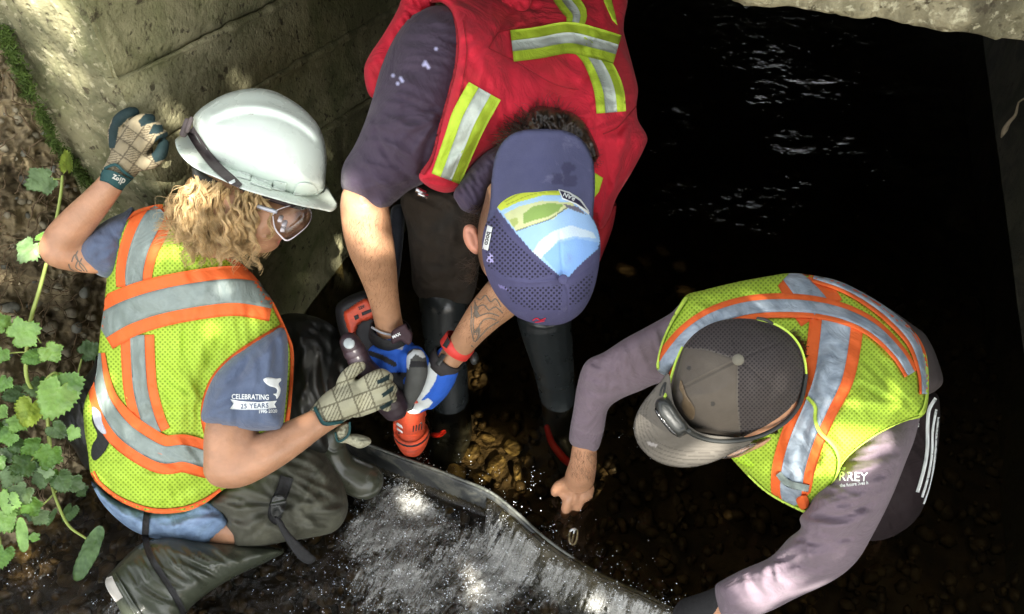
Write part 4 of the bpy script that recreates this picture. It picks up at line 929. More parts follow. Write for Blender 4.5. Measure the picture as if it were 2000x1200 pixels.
# goggles
lens = mk('goggles', pillow([(533, 420), (541, 411), (560, 403), (583, 398), (600, 403), (608, 412), (609, 426), (601, 442), (584, 457), (562, 471), (549, 463), (536, 447)], 1.345, .034, 26, 4), m_lens, p1)
mk('goggle_arm', pillow([(500, 398), (520, 404), (540, 410), (540, 418), (520, 413), (499, 405)], 1.325, .004, 5, 3), M('clear_arm', (.42, .44, .5), .15, .1, 10, spec=.7), lens)
rim = [(533, 420, 1.325, 1.0), (541, 411, 1.325, 1.0), (560, 404, 1.33, 1.0), (583, 399, 1.34, 1.0), (600, 404, 1.35, 1.0), (607, 413, 1.355, 1.0), (608, 426, 1.35, 1.0), (600, 441, 1.34, 1.0), (584, 456, 1.33, 1.0), (562, 470, 1.325, 1.8), (549, 462, 1.32, 1.8), (537, 446, 1.32, 1.8), (533, 422, 1.325, 1.0)]
mk('goggle_rim', tube(rim, 6, 3, cap=False), M('clear_rim', (.55, .50, .52), .12, .1, 10, spec=.8, coat=.5), lens)
mk('goggle_vent', join(*[box3(W(x, y, 1.318), .0035, .007, .002) for x, y in ((548, 428), (556, 437), (553, 447))]), M('vent', (.5, .45, .46), .15, spec=.8, coat=.5), lens)

# curly hair in locks
hs_ = []
def curl(x0, y0, x1, y1, d0, d1, amp, wl, n, spread, seed):
    r = np.random.default_rng(seed); L = math.hypot(x1-x0, y1-y0); ph = r.uniform(0, 6.28); m = int(L/3)+4; t = np.linspace(0, 1, m); bend = r.normal()*16
    for k in range(n):
        a = r.uniform(0, 6.28); rad = abs(r.normal())*spread; ox, oy = rad*math.cos(a), rad*math.sin(a)
        th_ = ph + 2*math.pi*t*L/wl + r.normal()*.16; am = amp*(.3+.95*t)*(1+r.normal()*.12)
        nx, ny = -(y1-y0)/L, (x1-x0)/L; lt = 1 + r.normal()*.05
        X = x0+(x1-x0)*t*lt + nx*(am*np.sin(th_) + bend*np.sin(math.pi*t)) + ox*(1-.55*t); Yv = y0+(y1-y0)*t*lt + ny*(am*np.sin(th_) + bend*np.sin(math.pi*t)) + oy*(1-.55*t)
        D = d0+(d1-d0)*t - .012*np.sin(math.pi*t) + am*np.cos(th_)*.0009 + r.normal()*.003
        hs_.append((W(X, Yv, D), .00052))
k = 0
for i in range(95):
    t = RNG.random(); x0 = 378+t*135; y0 = 345+t*38+RNG.uniform(-2, 10); x1 = 325+t*165+RNG.normal()*16; y1 = RNG.uniform(415, 480)+t*22
    if t > .78: y1 = min(y1, 470)
    dd = RNG.uniform(-.022, .03); curl(x0, y0, x1, y1, 1.345+dd, 1.365+dd+.02*(1-t), RNG.uniform(8, 15), RNG.uniform(44, 80), 21, 2.2, 900+i)
for i in range(46):
    t = RNG.random(); curl(400+t*100, 395+t*15, 345+t*160+RNG.normal()*10, RNG.uniform(460, 515), 1.345, 1.40, RNG.uniform(8, 14), RNG.uniform(38, 64), 19, 2.2, 1300+i)
for i, c in enumerate([(470, 380, 490, 500), (480, 400, 478, 520), (500, 385, 470, 505), (505, 372, 540, 400), (440, 420, 465, 530), (455, 430, 490, 515), (350, 400, 320, 430), (365, 380, 325, 400), (372, 370, 335, 392)]):
    curl(*c, 1.325, 1.37, 8, 42, 9, 2.5, 1500+i)
for i in range(100):
    t = RNG.random(); curl(375+t*140, 355+t*36, 318+t*190+RNG.normal()*20, RNG.uniform(400, 505), 1.335, 1.37, RNG.uniform(6, 14), RNG.uniform(30, 70), 1, 3, 1700+i)
for i, c in enumerate([(392, 372, 350, 470), (420, 380, 395, 490), (448, 385, 430, 505), (468, 392, 462, 512), (486, 396, 476, 498), (405, 400, 370, 475), (435, 430, 420, 515), (380, 360, 330, 420), (500, 388, 492, 470), (455, 400, 500, 525), (372, 385, 345, 440), (425, 370, 375, 430)]):
    curl(*c, 1.318, 1.355, 8, 36, 26, 1.6, 2100+i)
mk('hair', strands(hs_), m_blond, p1)
mk('hair_mass', pillow([(378, 345), (430, 358), (500, 378), (518, 390), (505, 412), (488, 440), (478, 470), (455, 492), (430, 482), (400, 468), (368, 445), (345, 420), (345, 390), (360, 362)], [(350, 400, 1.42), (500, 400, 1.41), (440, 480, 1.44)], .062, 55, 5, [foldfn(.008, 70, 14, 60, 61)]), m_blondd, p1)  # darker blond behind the locks, shade between them put into its colour
mk('ear', blend([ball(462, 408, 1.338, 11, .8, 1.15, .5)], .003, 1), M('ear_skin', SKIN, .5, .1, 30, sss=.1), p1)
# ================================================================ MAN IN THE RED VEST
m_red = M('red_cotton', (.56, .014, .035), .85, .16, 14, .3, 400, c2=(.50, .020, .03), c2s=5, wrinkle=.45, ws=10, sheen=.05)
m_reddk = M('red_seam', (.36, .016, .025), .85, .15, 20, .3, 400)
m_navy = M('dusky_navy_cotton', (.058, .042, .075), .85, .10, 16, .25, 500, sheen=.1, wrinkle=.45, ws=9, attr=True)
m_lyel = M('lime_tape', (.46, .62, .04), .7, .14, 22, .25, 300, c2=(.44, .60, .04), c2s=14, wrinkle=.2, ws=14)
m_slv3 = M('silver_tape', (.50, .56, .50), .4, .12, 30, .2, 300, spec=.5, wrinkle=.25, ws=14)
m_trouser = M('brown_trousers', (.042, .031, .022), .9, .2, 14, .4, 300, c2=(.035, .030, .025), c2s=6, wrinkle=.3, ws=10)
p2 = thing('person', W(870, 800, 2.0), 'bending man in red vest and navy cap with mountain picture, working the drill', 'person')
body2 = blend([ball(1050, 430, 1.24, 95, .95, 1.15, .8), tube([(1020, 400, 1.30, 50), (1010, 320, 1.38, 55), (1000, 200, 1.46, 60)]),
               tube([(1000, 260, 1.46, 70), (980, 120, 1.52, 80), (980, -40, 1.62, 80)]),
               tube([(980, 180, 1.48, 60), (830, 130, 1.39, 45), (770, 240, 1.35, 48), (730, 335, 1.36, 44), (714, 395, 1.38, 46)]),
               tube([(711, 395, 1.37, 47), (716, 440, 1.39, 48), (724, 480, 1.42, 46), (738, 530, 1.47, 38), (748, 575, 1.51, 31), (757, 620, 1.545, 28), (765, 660, 1.57, 28)]),
               tube([(1060, 250, 1.48, 50), (1090, 420, 1.40, 48), (1030, 530, 1.40, 47)]),
               tube([(1025, 535, 1.40, 45), (985, 578, 1.44, 43), (950, 612, 1.48, 37), (920, 648, 1.52, 30), (893, 684, 1.56, 25), (868, 712, 1.58, 25)]),
               pillow([(955, 360), (945, 395), (935, 430), (930, 470), (935, 510), (950, 540), (990, 560), (1000, 450), (985, 360)], 1.27, .05, 30, 5)], .0045, 5)
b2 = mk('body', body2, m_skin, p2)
TT = [[(918, 580), (921, 610), (920, 640), (926, 668)], [(925, 578), (928, 600), (924, 628), (926, 655)], [(925, 578), (938, 586), (948, 577), (958, 590), (968, 584), (978, 600)], [(932, 600), (945, 596), (955, 606), (968, 600), (982, 612)], [(935, 618), (955, 612), (975, 618)],
      [(930, 655), (940, 630), (955, 622), (970, 626)], [(928, 668), (940, 655), (955, 640), (975, 628)], [(920, 675), (930, 680), (938, 672)]]
tree_t = [(928, 592), (936, 604), (932, 606), (938, 618), (930, 622), (924, 612), (928, 606), (924, 602)]
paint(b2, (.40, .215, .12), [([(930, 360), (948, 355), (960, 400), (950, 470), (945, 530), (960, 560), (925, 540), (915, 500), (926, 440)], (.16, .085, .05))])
tb2 = bvh(b2); mk('tattoo', join(*([ribbon(t, 2.6, tb2, .0005, 3) for t in TT] + [patch(tree_t, tb2, .0006, 3, False), ribbon([(927, 650), (936, 640), (934, 660), (930, 664)], 4, tb2, .0007, 3)])), m_ink, p2)
# far back panel of the vest, main vest, collar, sleeve
vp = mk('vest_back_panel', pillow([(800, -60), (780, 10), (752, 62), (716, 118), (712, 155), (724, 190), (745, 180), (800, 90), (850, 10), (850, -60)], 1.44, .03, 26, 6, [foldfn(.005, 60, 18, 60, 71)]), m_red, p2)
slv = mk('shirt_sleeve', pillow([(940, 60), (925, 30), (885, 12), (845, 12), (805, 30), (770, 75), (745, 130), (728, 190), (712, 240), (692, 285), (672, 318), (666, 345), (670, 372), (700, 395), (742, 413), (775, 392), (800, 372), (840, 350), (880, 300), (915, 200), (940, 110)],
        [(880, 60, 1.40), (760, 90, 1.40), (730, 200, 1.36), (690, 350, 1.37), (870, 200, 1.37), (800, 230, 1.345), (820, 350, 1.38)], .075, 70, 6, [foldfn(.0045, 15, 26, 140, 73)],
        [([(672, 345), (705, 372), (745, 395)], 2.5, -.002), ([(730, 212), (735, 260), (760, 310), (800, 350)], 6, -.008), ([(790, 210), (820, 218), (850, 215)], 7, -.008), ([(780, 240), (820, 250), (845, 245)], 8, .006), ([(740, 270), (790, 300), (815, 325)], 7, .007), ([(700, 300), (740, 345), (770, 380)], 9, .005)]+fan(862, 230, 120, 200, 50, 150, 10, .0045, 6, 21, 18)+fan(825, 345, 150, 235, 40, 120, 7, .0045, 6, 22, 12)+bands((840, 60), (745, 250), 6, 55, .003, 7, 23)), m_navy, p2)
def splash(pts): return [([(x-a, y), (x, y-b), (x+a, y+b*.4), (x, y+b)], (.50, .50, .75)) for x, y, a, b in pts]
paint(slv, (.050, .034, .058), splash([(785, 155, 8, 5), (775, 163, 5, 3), (768, 145, 2, 4), (830, 125, 5, 5), (838, 131, 6, 2), (831, 114, 2, 2), (852, 97, 5, 1.5), (800, 172, 3, 2)]))
cl = mk('shirt_collar', pillow([(886, 378), (905, 345), (935, 310), (965, 288), (1000, 280), (985, 320), (958, 360), (945, 400), (932, 418), (905, 412), (892, 395)], 1.33, .03, 26, 5, [foldfn(.005, 60, 12, 60, 75)]), m_navy, p2); paint(cl, (.062, .045, .08))
VEST2 = [(850, -60), (838, 0), (862, 6), (880, 22), (890, 60), (889, 120), (874, 185), (856, 250), (842, 305), (818, 343), (832, 362), (850, 372), (872, 377), (895, 370), (908, 350), (928, 322), (955, 298), (990, 284), (1020, 330), (1080, 380), (1150, 425), (1172, 448), (1190, 425), (1205, 385), (1235, 335), (1262, 282), (1262, 262), (1246, 235), (1243, 205), (1246, 175), (1236, 130), (1218, 60), (1196, -60)]
v2 = mk('red_vest', pillow(VEST2, [(870, 300, 1.33), (1000, 100, 1.42), (1200, 250, 1.40), (980, -60, 1.56), (1250, 280, 1.46), (1150, 400, 1.44), (1180, 0, 1.52), (889, 60, 1.30), (889, 120, 1.275), (868, 210, 1.27), (842, 305, 1.28), (840, 360, 1.32), (845, 0, 1.40), (1000, 220, 1.36)], .085, 90, 6, [foldfn(.004, 70, 28, 160, 77)],
        [([(952, 92), (1020, 128), (1080, 165)], 2.0, -.002), ([(960, 5), (965, 45), (985, 60), (1020, 40)], 5, .009), ([(975, 60), (1000, 20), (1050, 15)], 6, -.008), ([(1243, 210), (1215, 250), (1180, 262)], 7, -.014), ([(1170, 160), (1210, 190), (1240, 180)], 8, .006), ([(820, 340), (850, 352), (880, 350)], 6, -.008),
         ([(955, 94), (975, 62), (1060, 45)], 2.5, -.003), ([(900, 60), (905, 130), (885, 220), (860, 310)], 4, .003), ([(1020, 200), (1080, 230), (1160, 240)], 18, .006), ([(950, 230), (990, 250), (1010, 270)], 8, -.005)]+fan(1243, 210, 100, 190, 50, 140, 8, .006, 7, 24, 12)+fan(960, 60, 60, 160, 50, 140, 7, .004, 7, 25, 20)+fan(850, 350, -75, -10, 50, 120, 6, .004, 6, 26, 12)+fan(1210, 60, 90, 170, 60, 150, 7, .005, 8, 27, 15)+fan(1190, 410, -100, -40, 50, 130, 6, .006, 7, 28, 10)+fan(1060, 180, 10, 150, 40, 110, 6, .003, 8, 29, 30)), m_red, p2)
t2 = bvh(v2)
mk('armhole_seam', ribbon([(842, 4, 9), (864, 12, 9), (880, 30, 10), (889, 70, 11), (887, 125, 11), (872, 187, 11), (855, 250, 11), (841, 308, 11), (824, 340, 9)], 11, t2, .004, 5), m_reddk, v2)
for ln, wo, wi, li in (([(947, 178, 72), (918, 230, 72), (900, 275, 66), (871, 350, 60)], 72, 27, None), ([(1000, 90, 62), (1050, 84, 62), (1110, 74, 62), (1160, 84, 60), (1206, 97, 58)], 62, 21, None), ):
    tape(ln, wo, wi, t2, v2, .005, m_slv3, m_lyel, li)
tape([(1092, -20, 42), (1110, 5, 44), (1126, 28, 42), (1122, 50, 34)], 42, 15, t2, v2, .003, m_slv3, m_lyel)
tape([(1138, 90, 42), (1158, 110, 46), (1178, 145, 54), (1190, 180, 58), (1194, 220, 58)], 56, 22, t2, v2, .0025, m_slv3, m_lyel)
mk('lime_patch', patch([(1162, 338), (1178, 348), (1170, 375), (1156, 392)], t2, .003, 4, False), m_lyel, v2)
mk('lime_patch', patch([(1172, -20), (1190, -20), (1202, 30), (1206, 50), (1196, 40), (1180, 5)], t2, .003, 4, False), m_lyel, v2)
mk('pocket_flap', pillow([(957, -40), (955, 10), (963, 40), (974, 62), (1000, 44), (1020, 30), (1034, 20), (1040, -40)], 1.42, .02, 22, 5, [foldfn(.005, 60, 12, 50, 81)], Tb=.01), m_red, v2)
mk('vest_clip', join(*[box3(W(x, y, 1.30), .009, .0025, .004, np.array([[.85, 0, -.5], [.5, 0, .85], [0, 1, 0]])) for x, y in ((822, 374), (826, 381))]), M('clip_metal', (.5, .5, .5), .25, metal=1), v2)
mk('vest_tail', pillow([(1155, 440), (1180, 425), (1203, 395), (1198, 440), (1180, 490), (1165, 520), (1150, 500)], 1.50, .03, 20, 5), m_reddk, p2)
for ln in ([(955, 94), (1010, 122), (1080, 163), (1130, 175)], [(955, 94), (966, 76), (978, 62), (1020, 52), (1060, 45)], [(905, 40), (912, 110), (895, 200), (872, 262), (845, 335)], [(1243, 207), (1225, 228), (1205, 250), (1178, 262)]):
    mk('seam', ribbon(ln, 2.6, t2, .0018, 4), m_reddk, v2)
# ear and hair
mk('ear', blend([pillow([(906, 444), (916, 438), (928, 442), (936, 458), (941, 480), (934, 497), (922, 494), (910, 480), (904, 462)], 1.27, .02, 12, 3, creases=[([(914, 450), (924, 458), (930, 480)], 3, -.006)])], .0025, 2), M('ear_pink', (.60, .27, .18), .45, .1, 30, sss=.15), p2)
hb = []
for i in range(1900):
    r = RNG; t = r.random()**.8; x0 = 1008+t*135; y0 = 290-45*math.sin(math.pi*t)*r.uniform(.2, 1)+t*25; a = -math.pi*(1-.9*t) + r.normal()*.5; L = r.uniform(26, 80)*(.5+.6*math.sin(math.pi*min(t+.15, 1)))
    m = 10; s = np.linspace(0, 1, m); b = r.normal()*1.1; an = a+b*s
    X = x0+np.cumsum(np.cos(an))*L/m + 3*np.sin(s*9+r.uniform(0, 6)); Yv = y0+np.cumsum(np.sin(an))*L/m + 2*np.cos(s*8+r.uniform(0, 6)); D = 1.235+.03*r.random()+.03*s
    hb.append((W(X, Yv, D), .00050))
for i in range(240):
    r = RNG; t = r.random(); x0 = 935-t*8+r.normal()*4; y0 = 400+t*150; a = math.pi*r.uniform(.55, 1.1); L = r.uniform(15, 45 if r.random() < .35 else 22); m = 8; s = np.linspace(0, 1, m); an = a+r.normal()*.9*s
    if 436 < y0 < 498: continue
    hb.append((W(x0+np.cumsum(np.cos(an))*L/m, y0+np.cumsum(np.sin(an))*L/m, 1.25+.03*s+.03*r.random()), .00042))
mk('hair', strands(hb), m_brown, p2)
mk('hair_mass', pillow([(1005, 300), (1012, 270), (1030, 225), (1050, 208), (1090, 212), (1130, 228), (1158, 268), (1168, 310), (1120, 330), (1050, 320)], 1.285, .04, 30, 4, [foldfn(.012, 80, 9, 40, 83)]), m_brown, p2)
# cap
NAVY = (.072, .070, .155)
m_cap = M('cap_fabric', NAVY, .8, .10, 20, .35, 400, attr=True, c2=(.22, .22, .34), c2s=13, c2t=(.62, .85), dots=.075, dotc=(.014, .013, .032), wrinkle=.1, ws=6)
BRIM2 = [(952, 440), (957, 400), (960, 350), (968, 305), (984, 275), (1012, 257), (1060, 252), (1108, 257), (1140, 277), (1157, 310), (1162, 350), (1160, 400), (1152, 440), (1110, 400), (1050, 385), (990, 410)]
cp = mk('cap', pillow([(962, 420), (975, 395), (1010, 368), (1060, 353), (1105, 362), (1140, 388), (1158, 425), (1172, 465), (1171, 510), (1160, 565), (1140, 605), (1112, 628), (1080, 636), (1045, 632), (1008, 618), (975, 585), (953, 545), (942, 500), (943, 460), (950, 435)], [(1050, 400, 1.19), (1050, 600, 1.23), (950, 500, 1.22), (1160, 500, 1.22)], .115, 100, 2.2,
        creases=[([(1100, 546), (1096, 500), (1094, 455)], 2.5, -.0018), ([(1100, 546), (1040, 552), (990, 546), (955, 535)], 3, .0022), ([(1100, 546), (1110, 580), (1108, 625)], 2.5, -.002), ([(1100, 546), (1140, 530), (1168, 505)], 2.5, -.002), ([(1100, 546), (1040, 500), (1000, 450), (966, 405)], 3, -.002)]), m_cap, p2)
front_p = [(966, 402), (990, 382), (1020, 364), (1060, 354), (1104, 362), (1130, 385), (1150, 415), (1165, 443), (1172, 468), (1168, 486), (1130, 520), (1110, 542), (1096, 542), (1080, 528), (1040, 492), (1010, 458), (988, 430)]
paint(cp, NAVY, [(front_p, (.34, .55, .88)),
     ([(960, 398), (1010, 350), (1110, 350), (1140, 400), (1110, 382), (1060, 382), (1010, 396), (978, 412)], (.62, .72, .06)),
     (line_mask(spl([(985, 395), (1030, 372), (1080, 368), (1110, 374)], False), 1.0), (.35, .42, .04)), (line_mask(spl([(990, 400), (1040, 380), (1090, 374)], False), .8), (.35, .42, .04)),
     ([(978, 412), (1010, 396), (1060, 382), (1112, 386), (1118, 394), (1060, 392), (1012, 404), (984, 419)], (.40, .62, .85)),
     ([(984, 419), (1012, 404), (1060, 392), (1118, 396), (1122, 402), (1095, 414), (1082, 428), (1060, 432), (1040, 440), (1008, 452), (996, 436)], (.62, .66, .34)),
     ([(1022, 418), (1040, 404), (1075, 396), (1100, 400), (1092, 412), (1070, 424), (1044, 430), (1022, 438)], (.26, .40, .10)), ([(996, 430), (1010, 424), (1012, 436), (1004, 444)], (.42, .50, .16)),
     ([(1100, 398), (1130, 405), (1145, 420), (1128, 414), (1108, 406)], (.16, .15, .19)),
     (line_mask(spl([(1008, 452), (1040, 440), (1070, 430), (1090, 418), (1108, 405)], False), 1.0), (.12, .14, .10)),
     ([(1040, 492), (1055, 470), (1080, 452), (1115, 440), (1160, 455), (1165, 466), (1120, 462), (1090, 470), (1066, 496), (1056, 506)], (.62, .76, .90)),
     ([(1060, 500), (1090, 474), (1125, 466), (1168, 474), (1168, 486), (1130, 520), (1110, 542), (1096, 542)], (.24, .44, .85)),
     ([(950, 510), (956, 494), (962, 500), (964, 512), (960, 514)], (.45, .42, .75)), ([(972, 556), (990, 562), (996, 570), (976, 562)], (.2, .18, .4))],
     perf=[[(946, 440), (966, 420), (1000, 470), (1080, 535), (1040, 546), (985, 540), (952, 520)], [(985, 560), (1050, 562), (1098, 556), (1096, 605), (1040, 606), (1000, 590)], [(1112, 562), (1160, 530), (1150, 580), (1112, 600)]])
tc2 = bvh(cp)
br2 = mk('cap_brim', pillow(BRIM2, [(965, 430, 1.185), (1158, 430, 1.185), (1060, 400, 1.10), (1060, 255, 1.16), (975, 290, 1.20), (1150, 290, 1.20)], .005, 7, 5, creases=[([(972+dx, 420), (976+dx, 320), (1000, 275+dx*.6), (1060, 266+dx*.6), (1120-dx*.3, 275+dx*.6), (1148-dx, 320), (1150-dx, 410)], 1.2, -.0007) for dx in (0, 7)]), m_cap, cp)
paint(br2, (.070, .074, .150), [(lambda x, y: (np.hypot((x-1109)/14, (y-328)/11) < 1) & (y > 316), (.045, .045, .10)), ([(1080, 338), (1125, 342), (1128, 366), (1075, 360)], (.048, .048, .105))])
ma_ = M('cap_patch', (.03, .025, .06), .7, .1, 30)
lp = mk('cap_label', patch([(1090, 369), (1112, 375), (1135, 390), (1152, 414), (1150, 420), (1125, 400), (1098, 389)], tc2, .004, 3, False), m_white, cp)
mk('cap_label_face', patch([(1093, 372), (1111, 378), (1133, 393), (1147, 411), (1125, 397), (1100, 387)], tc2, .005, 3, False), ma_, cp)
mk('cap_letters', lettering('RAN', 1112, 384, 11, 205, tc2, .0065, 1.1, 0, .03), m_white, cp)
mk('side_label', patch([(952, 440), (962, 444), (953, 490), (942, 486)], tc2, .004, 3, False), m_white, cp)
mk('side_letters', lettering('boco', 952.5, 466, 13, 102, tc2, .0055, 1, 0, .02), m_strap, cp)
mk('embroidered_mark', join(ribbon([(1040, 627), (1048, 622), (1056, 626), (1066, 622)], 2.2, tc2, .003, 2), ribbon([(1044, 630), (1054, 629), (1064, 627)], 1.8, tc2, .003, 2)), M('crimson_thread', (.6, .02, .05), .7), cp)
mk('cap_button', ball(1100, 546, 1.105, 10, 1, 1, .5), m_cap, cp); paint([o for o in cp.children if o.name.startswith('cap_button')][0], NAVY)
m_fuzz = M('body_hair', (.10, .055, .03), .5, .2)
arm_hair(712, 420, 750, 600, 38, 100, 420, tb2, p2, m_fuzz)
arm_hair(980, 580, 910, 665, 32, 140, 260, tb2, p2, m_fuzz)
# trousers and boots
mk('trouser_leg', pillow([(792, 370), (796, 450), (803, 520), (806, 560), (828, 592), (870, 605), (912, 598), (930, 560), (940, 480), (945, 380)], [(860, 380, 1.62), (870, 600, 1.86)], .075, 60, 6, [foldfn(.006, 20, 22, 90, 91)],
     [([(800, 520), (850, 545), (920, 530)], 7, -.010), ([(806, 560), (860, 580), (920, 565)], 6, .008), ([(820, 400), (830, 470), (825, 530)], 10, .006)]+bands((860, 480), (875, 600), 8, 55, .006, 6, 30)+fan(880, 400, 60, 120, 60, 130, 5, .005, 8, 31)), m_trouser, p2)
mk('rubber_boot', tube([(866, 585, 1.84, 48), (868, 640, 1.88, 43), (874, 720, 1.95, 39), (878, 780, 2.0, 38), (882, 840, 2.06, 40), (872, 880, 2.08, 38)], 24), m_bootb, p2)
bt2 = blend([tube([(1062, 615, 1.80, 54), (1068, 650, 1.84, 50), (1078, 700, 1.90, 43), (1086, 750, 1.97, 37), (1094, 800, 2.03, 36), (1102, 850, 2.08, 38)]), tube([(1100, 840, 2.07, 38), (1112, 880, 2.06, 38), (1118, 905, 2.05, 34)])], .0045, 3, creases=[([(1016, 625), (1060, 640), (1112, 628)], 3, .004), ([(1050, 750), (1086, 764), (1120, 752)], 3, .003)])
mk('rubber_boot', bt2, m_bootb, p2)
m_rsole = M('red_sole', (.75, .03, .02), .5, .2, 30)
mk('boot_sole', tube([(1068, 835, 2.0, 6), (1078, 865, 2.0, 7), (1098, 892, 1.99, 8), (1112, 905, 1.99, 8)], 8), m_rsole, p2)
mk('boot_sole', tube([(845, 850, 2.02, 5), (862, 848, 2.0, 5), (882, 825, 2.0, 5)], 8), m_rsole, p2)
mk('coat_tail', pillow([(762, 420), (775, 400), (790, 410), (785, 500), (775, 560), (765, 520)], 1.75, .02, 10, 6), m_navy, p2); paint([o for o in p2.children if o.name.startswith('coat_tail')][0], (.008, .010, .016))
# watch
def band(cx, cy, d, r, ang, w, wr=1.0, mat=None, name='watch_band', par=None, t=.0022, tilt=.35, n=40):
    """ring round a forearm whose axis runs at ang degrees in the picture"""
    a = math.radians(ang); c = W(cx, cy, d); ax = W(cx+math.cos(a)*20, cy+math.sin(a)*20, d)-c; ax /= np.linalg.norm(ax); z = c-np.array([0, 0, H]); z /= np.linalg.norm(z); ax = ax + z*tilt; ax /= np.linalg.norm(ax)
    u = np.cross(ax, z); u /= np.linalg.norm(u); q = np.cross(u, ax); R = r*d/F; hw = w*d/F/2; V = []
    for k in range(n):
        p = 2*math.pi*k/n; dr = u*math.cos(p)+q*math.sin(p)*wr
        for (s, o_) in ((-hw, 0), (-hw*.9, t), (hw*.9, t), (hw, 0)): V.append(c+ax*s+dr*(R+o_))
    Fc = [(k*4+j, k*4+j+1, ((k+1) % n)*4+j+1, ((k+1) % n)*4+j) for k in range(n) for j in range(3)]
    return mk(name, (np.array(V), Fc), mat, par)
wt = band(893, 676, 1.56, 31, 128, 24, 1, M('red_silicone', (.62, .045, .035), .5, .08, 20), 'watch_band', p2)
mk('watch_keeper', patch([(876, 655), (884, 660), (872, 681), (864, 675)], bvh(wt), .003, 3, False), m_strap, wt)
mk('watch_case', ball(926, 700, 1.575, 11, .8, 1.2, 1.2), m_dplast, wt)
# gloves of the man
BLUE = (.018, .10, .50); GBLK = (.016, .016, .018); GWH = (.62, .66, .66)
gC = blend([ball(770, 690, 1.57, 44, 1.05, .75, .7), tube([(765, 655, 1.57, 32), (768, 690, 1.58, 40)]), tube([(735, 690, 1.555, 17), (728, 715, 1.57, 16), (748, 740, 1.58, 15), (780, 748, 1.58, 14)]), tube([(760, 705, 1.545, 17), (762, 735, 1.56, 16), (790, 755, 1.57, 15)]),
            tube([(790, 700, 1.55, 17), (800, 730, 1.56, 16), (806, 755, 1.58, 14)]), tube([(812, 690, 1.56, 16), (828, 715, 1.57, 15), (822, 740, 1.59, 13)])], .0022, 6)
g3 = mk('glove', gC, m_glove, p2)
paint(g3, BLUE, [(lambda x, y: y > 728, GBLK), (lambda x, y: dist_seg(x, y, np.array([(722, 690), (745, 698), (770, 712)]), False) < 5, GBLK), ([(722, 655), (790, 672), (786, 684), (724, 670)], (.35, .36, .38)), (lambda x, y: np.hypot(x-800, y-745) < 12, BLUE)])
cf3 = band(762, 651, 1.565, 37, 100, 25, 1, m_strap, 'glove_cuff', g3, .004, .75)
mk('cuff_lining', tube([(727, 640, 1.53, 2.5), (745, 650, 1.525, 2.5), (768, 655, 1.53, 2.5)], 6), M('cuff_grey', (.35, .36, .38), .7), g3)
tab = mk('cuff_tab', pillow([(764, 650), (775, 640), (792, 632), (796, 640), (805, 650), (804, 668), (796, 674), (782, 666), (766, 672)], 1.515, .006, 5, 3), M('cuff_dark', (.045, .022, .028), .7, .2, 40), g3)
mk('cuff_print', lettering('MAX', 774, 656, 8, -25, bvh(tab), .002, 1, 0, .03), m_white, g3)
gD = blend([tube([(875, 700, 1.58, 26), (865, 725, 1.585, 30), (855, 750, 1.60, 28), (835, 775, 1.62, 22), (815, 795, 1.635, 14), (803, 800, 1.64, 9)]), tube([(845, 715, 1.57, 15), (835, 745, 1.58, 14), (822, 775, 1.60, 12)]), tube([(870, 740, 1.60, 18), (862, 765, 1.62, 14), (840, 790, 1.635, 11)])], .0022, 6)
g4 = mk('glove', gD, m_glove, p2)
paint(g4, BLUE, [([(825, 670), (850, 690), (858, 720), (850, 745), (838, 765), (822, 783), (835, 790), (815, 812), (790, 810), (800, 780), (830, 745)], GWH), ([(836, 778), (846, 786), (838, 796), (812, 806), (800, 812), (795, 796)], GWH)])
band(868, 708, 1.58, 29, 130, 28, 1, M('cuff_charcoal', (.03, .026, .026), .75, .2, 50), 'glove_cuff', g4, .004, .4)
mk('cuff_buckle', patch([(862, 690), (872, 694), (858, 716), (850, 712)], bvh(g4, b2), .012, 3, False), m_dplast, g4)
gE = blend([tube([(812, 700, 1.545, 20), (815, 725, 1.54, 21), (808, 755, 1.55, 19), (800, 778, 1.57, 14), (797, 792, 1.60, 9)])], .0022, 6)
g5 = mk('glove_thumb', gE, m_glove, g4)
paint(g5, (.075, .077, .072), [(lambda x, y: (y < 718) & (y > 706) , GBLK), ([(790, 715), (795, 696), (808, 683), (826, 684), (836, 696), (826, 700), (812, 692), (802, 702), (798, 722)], GWH)])
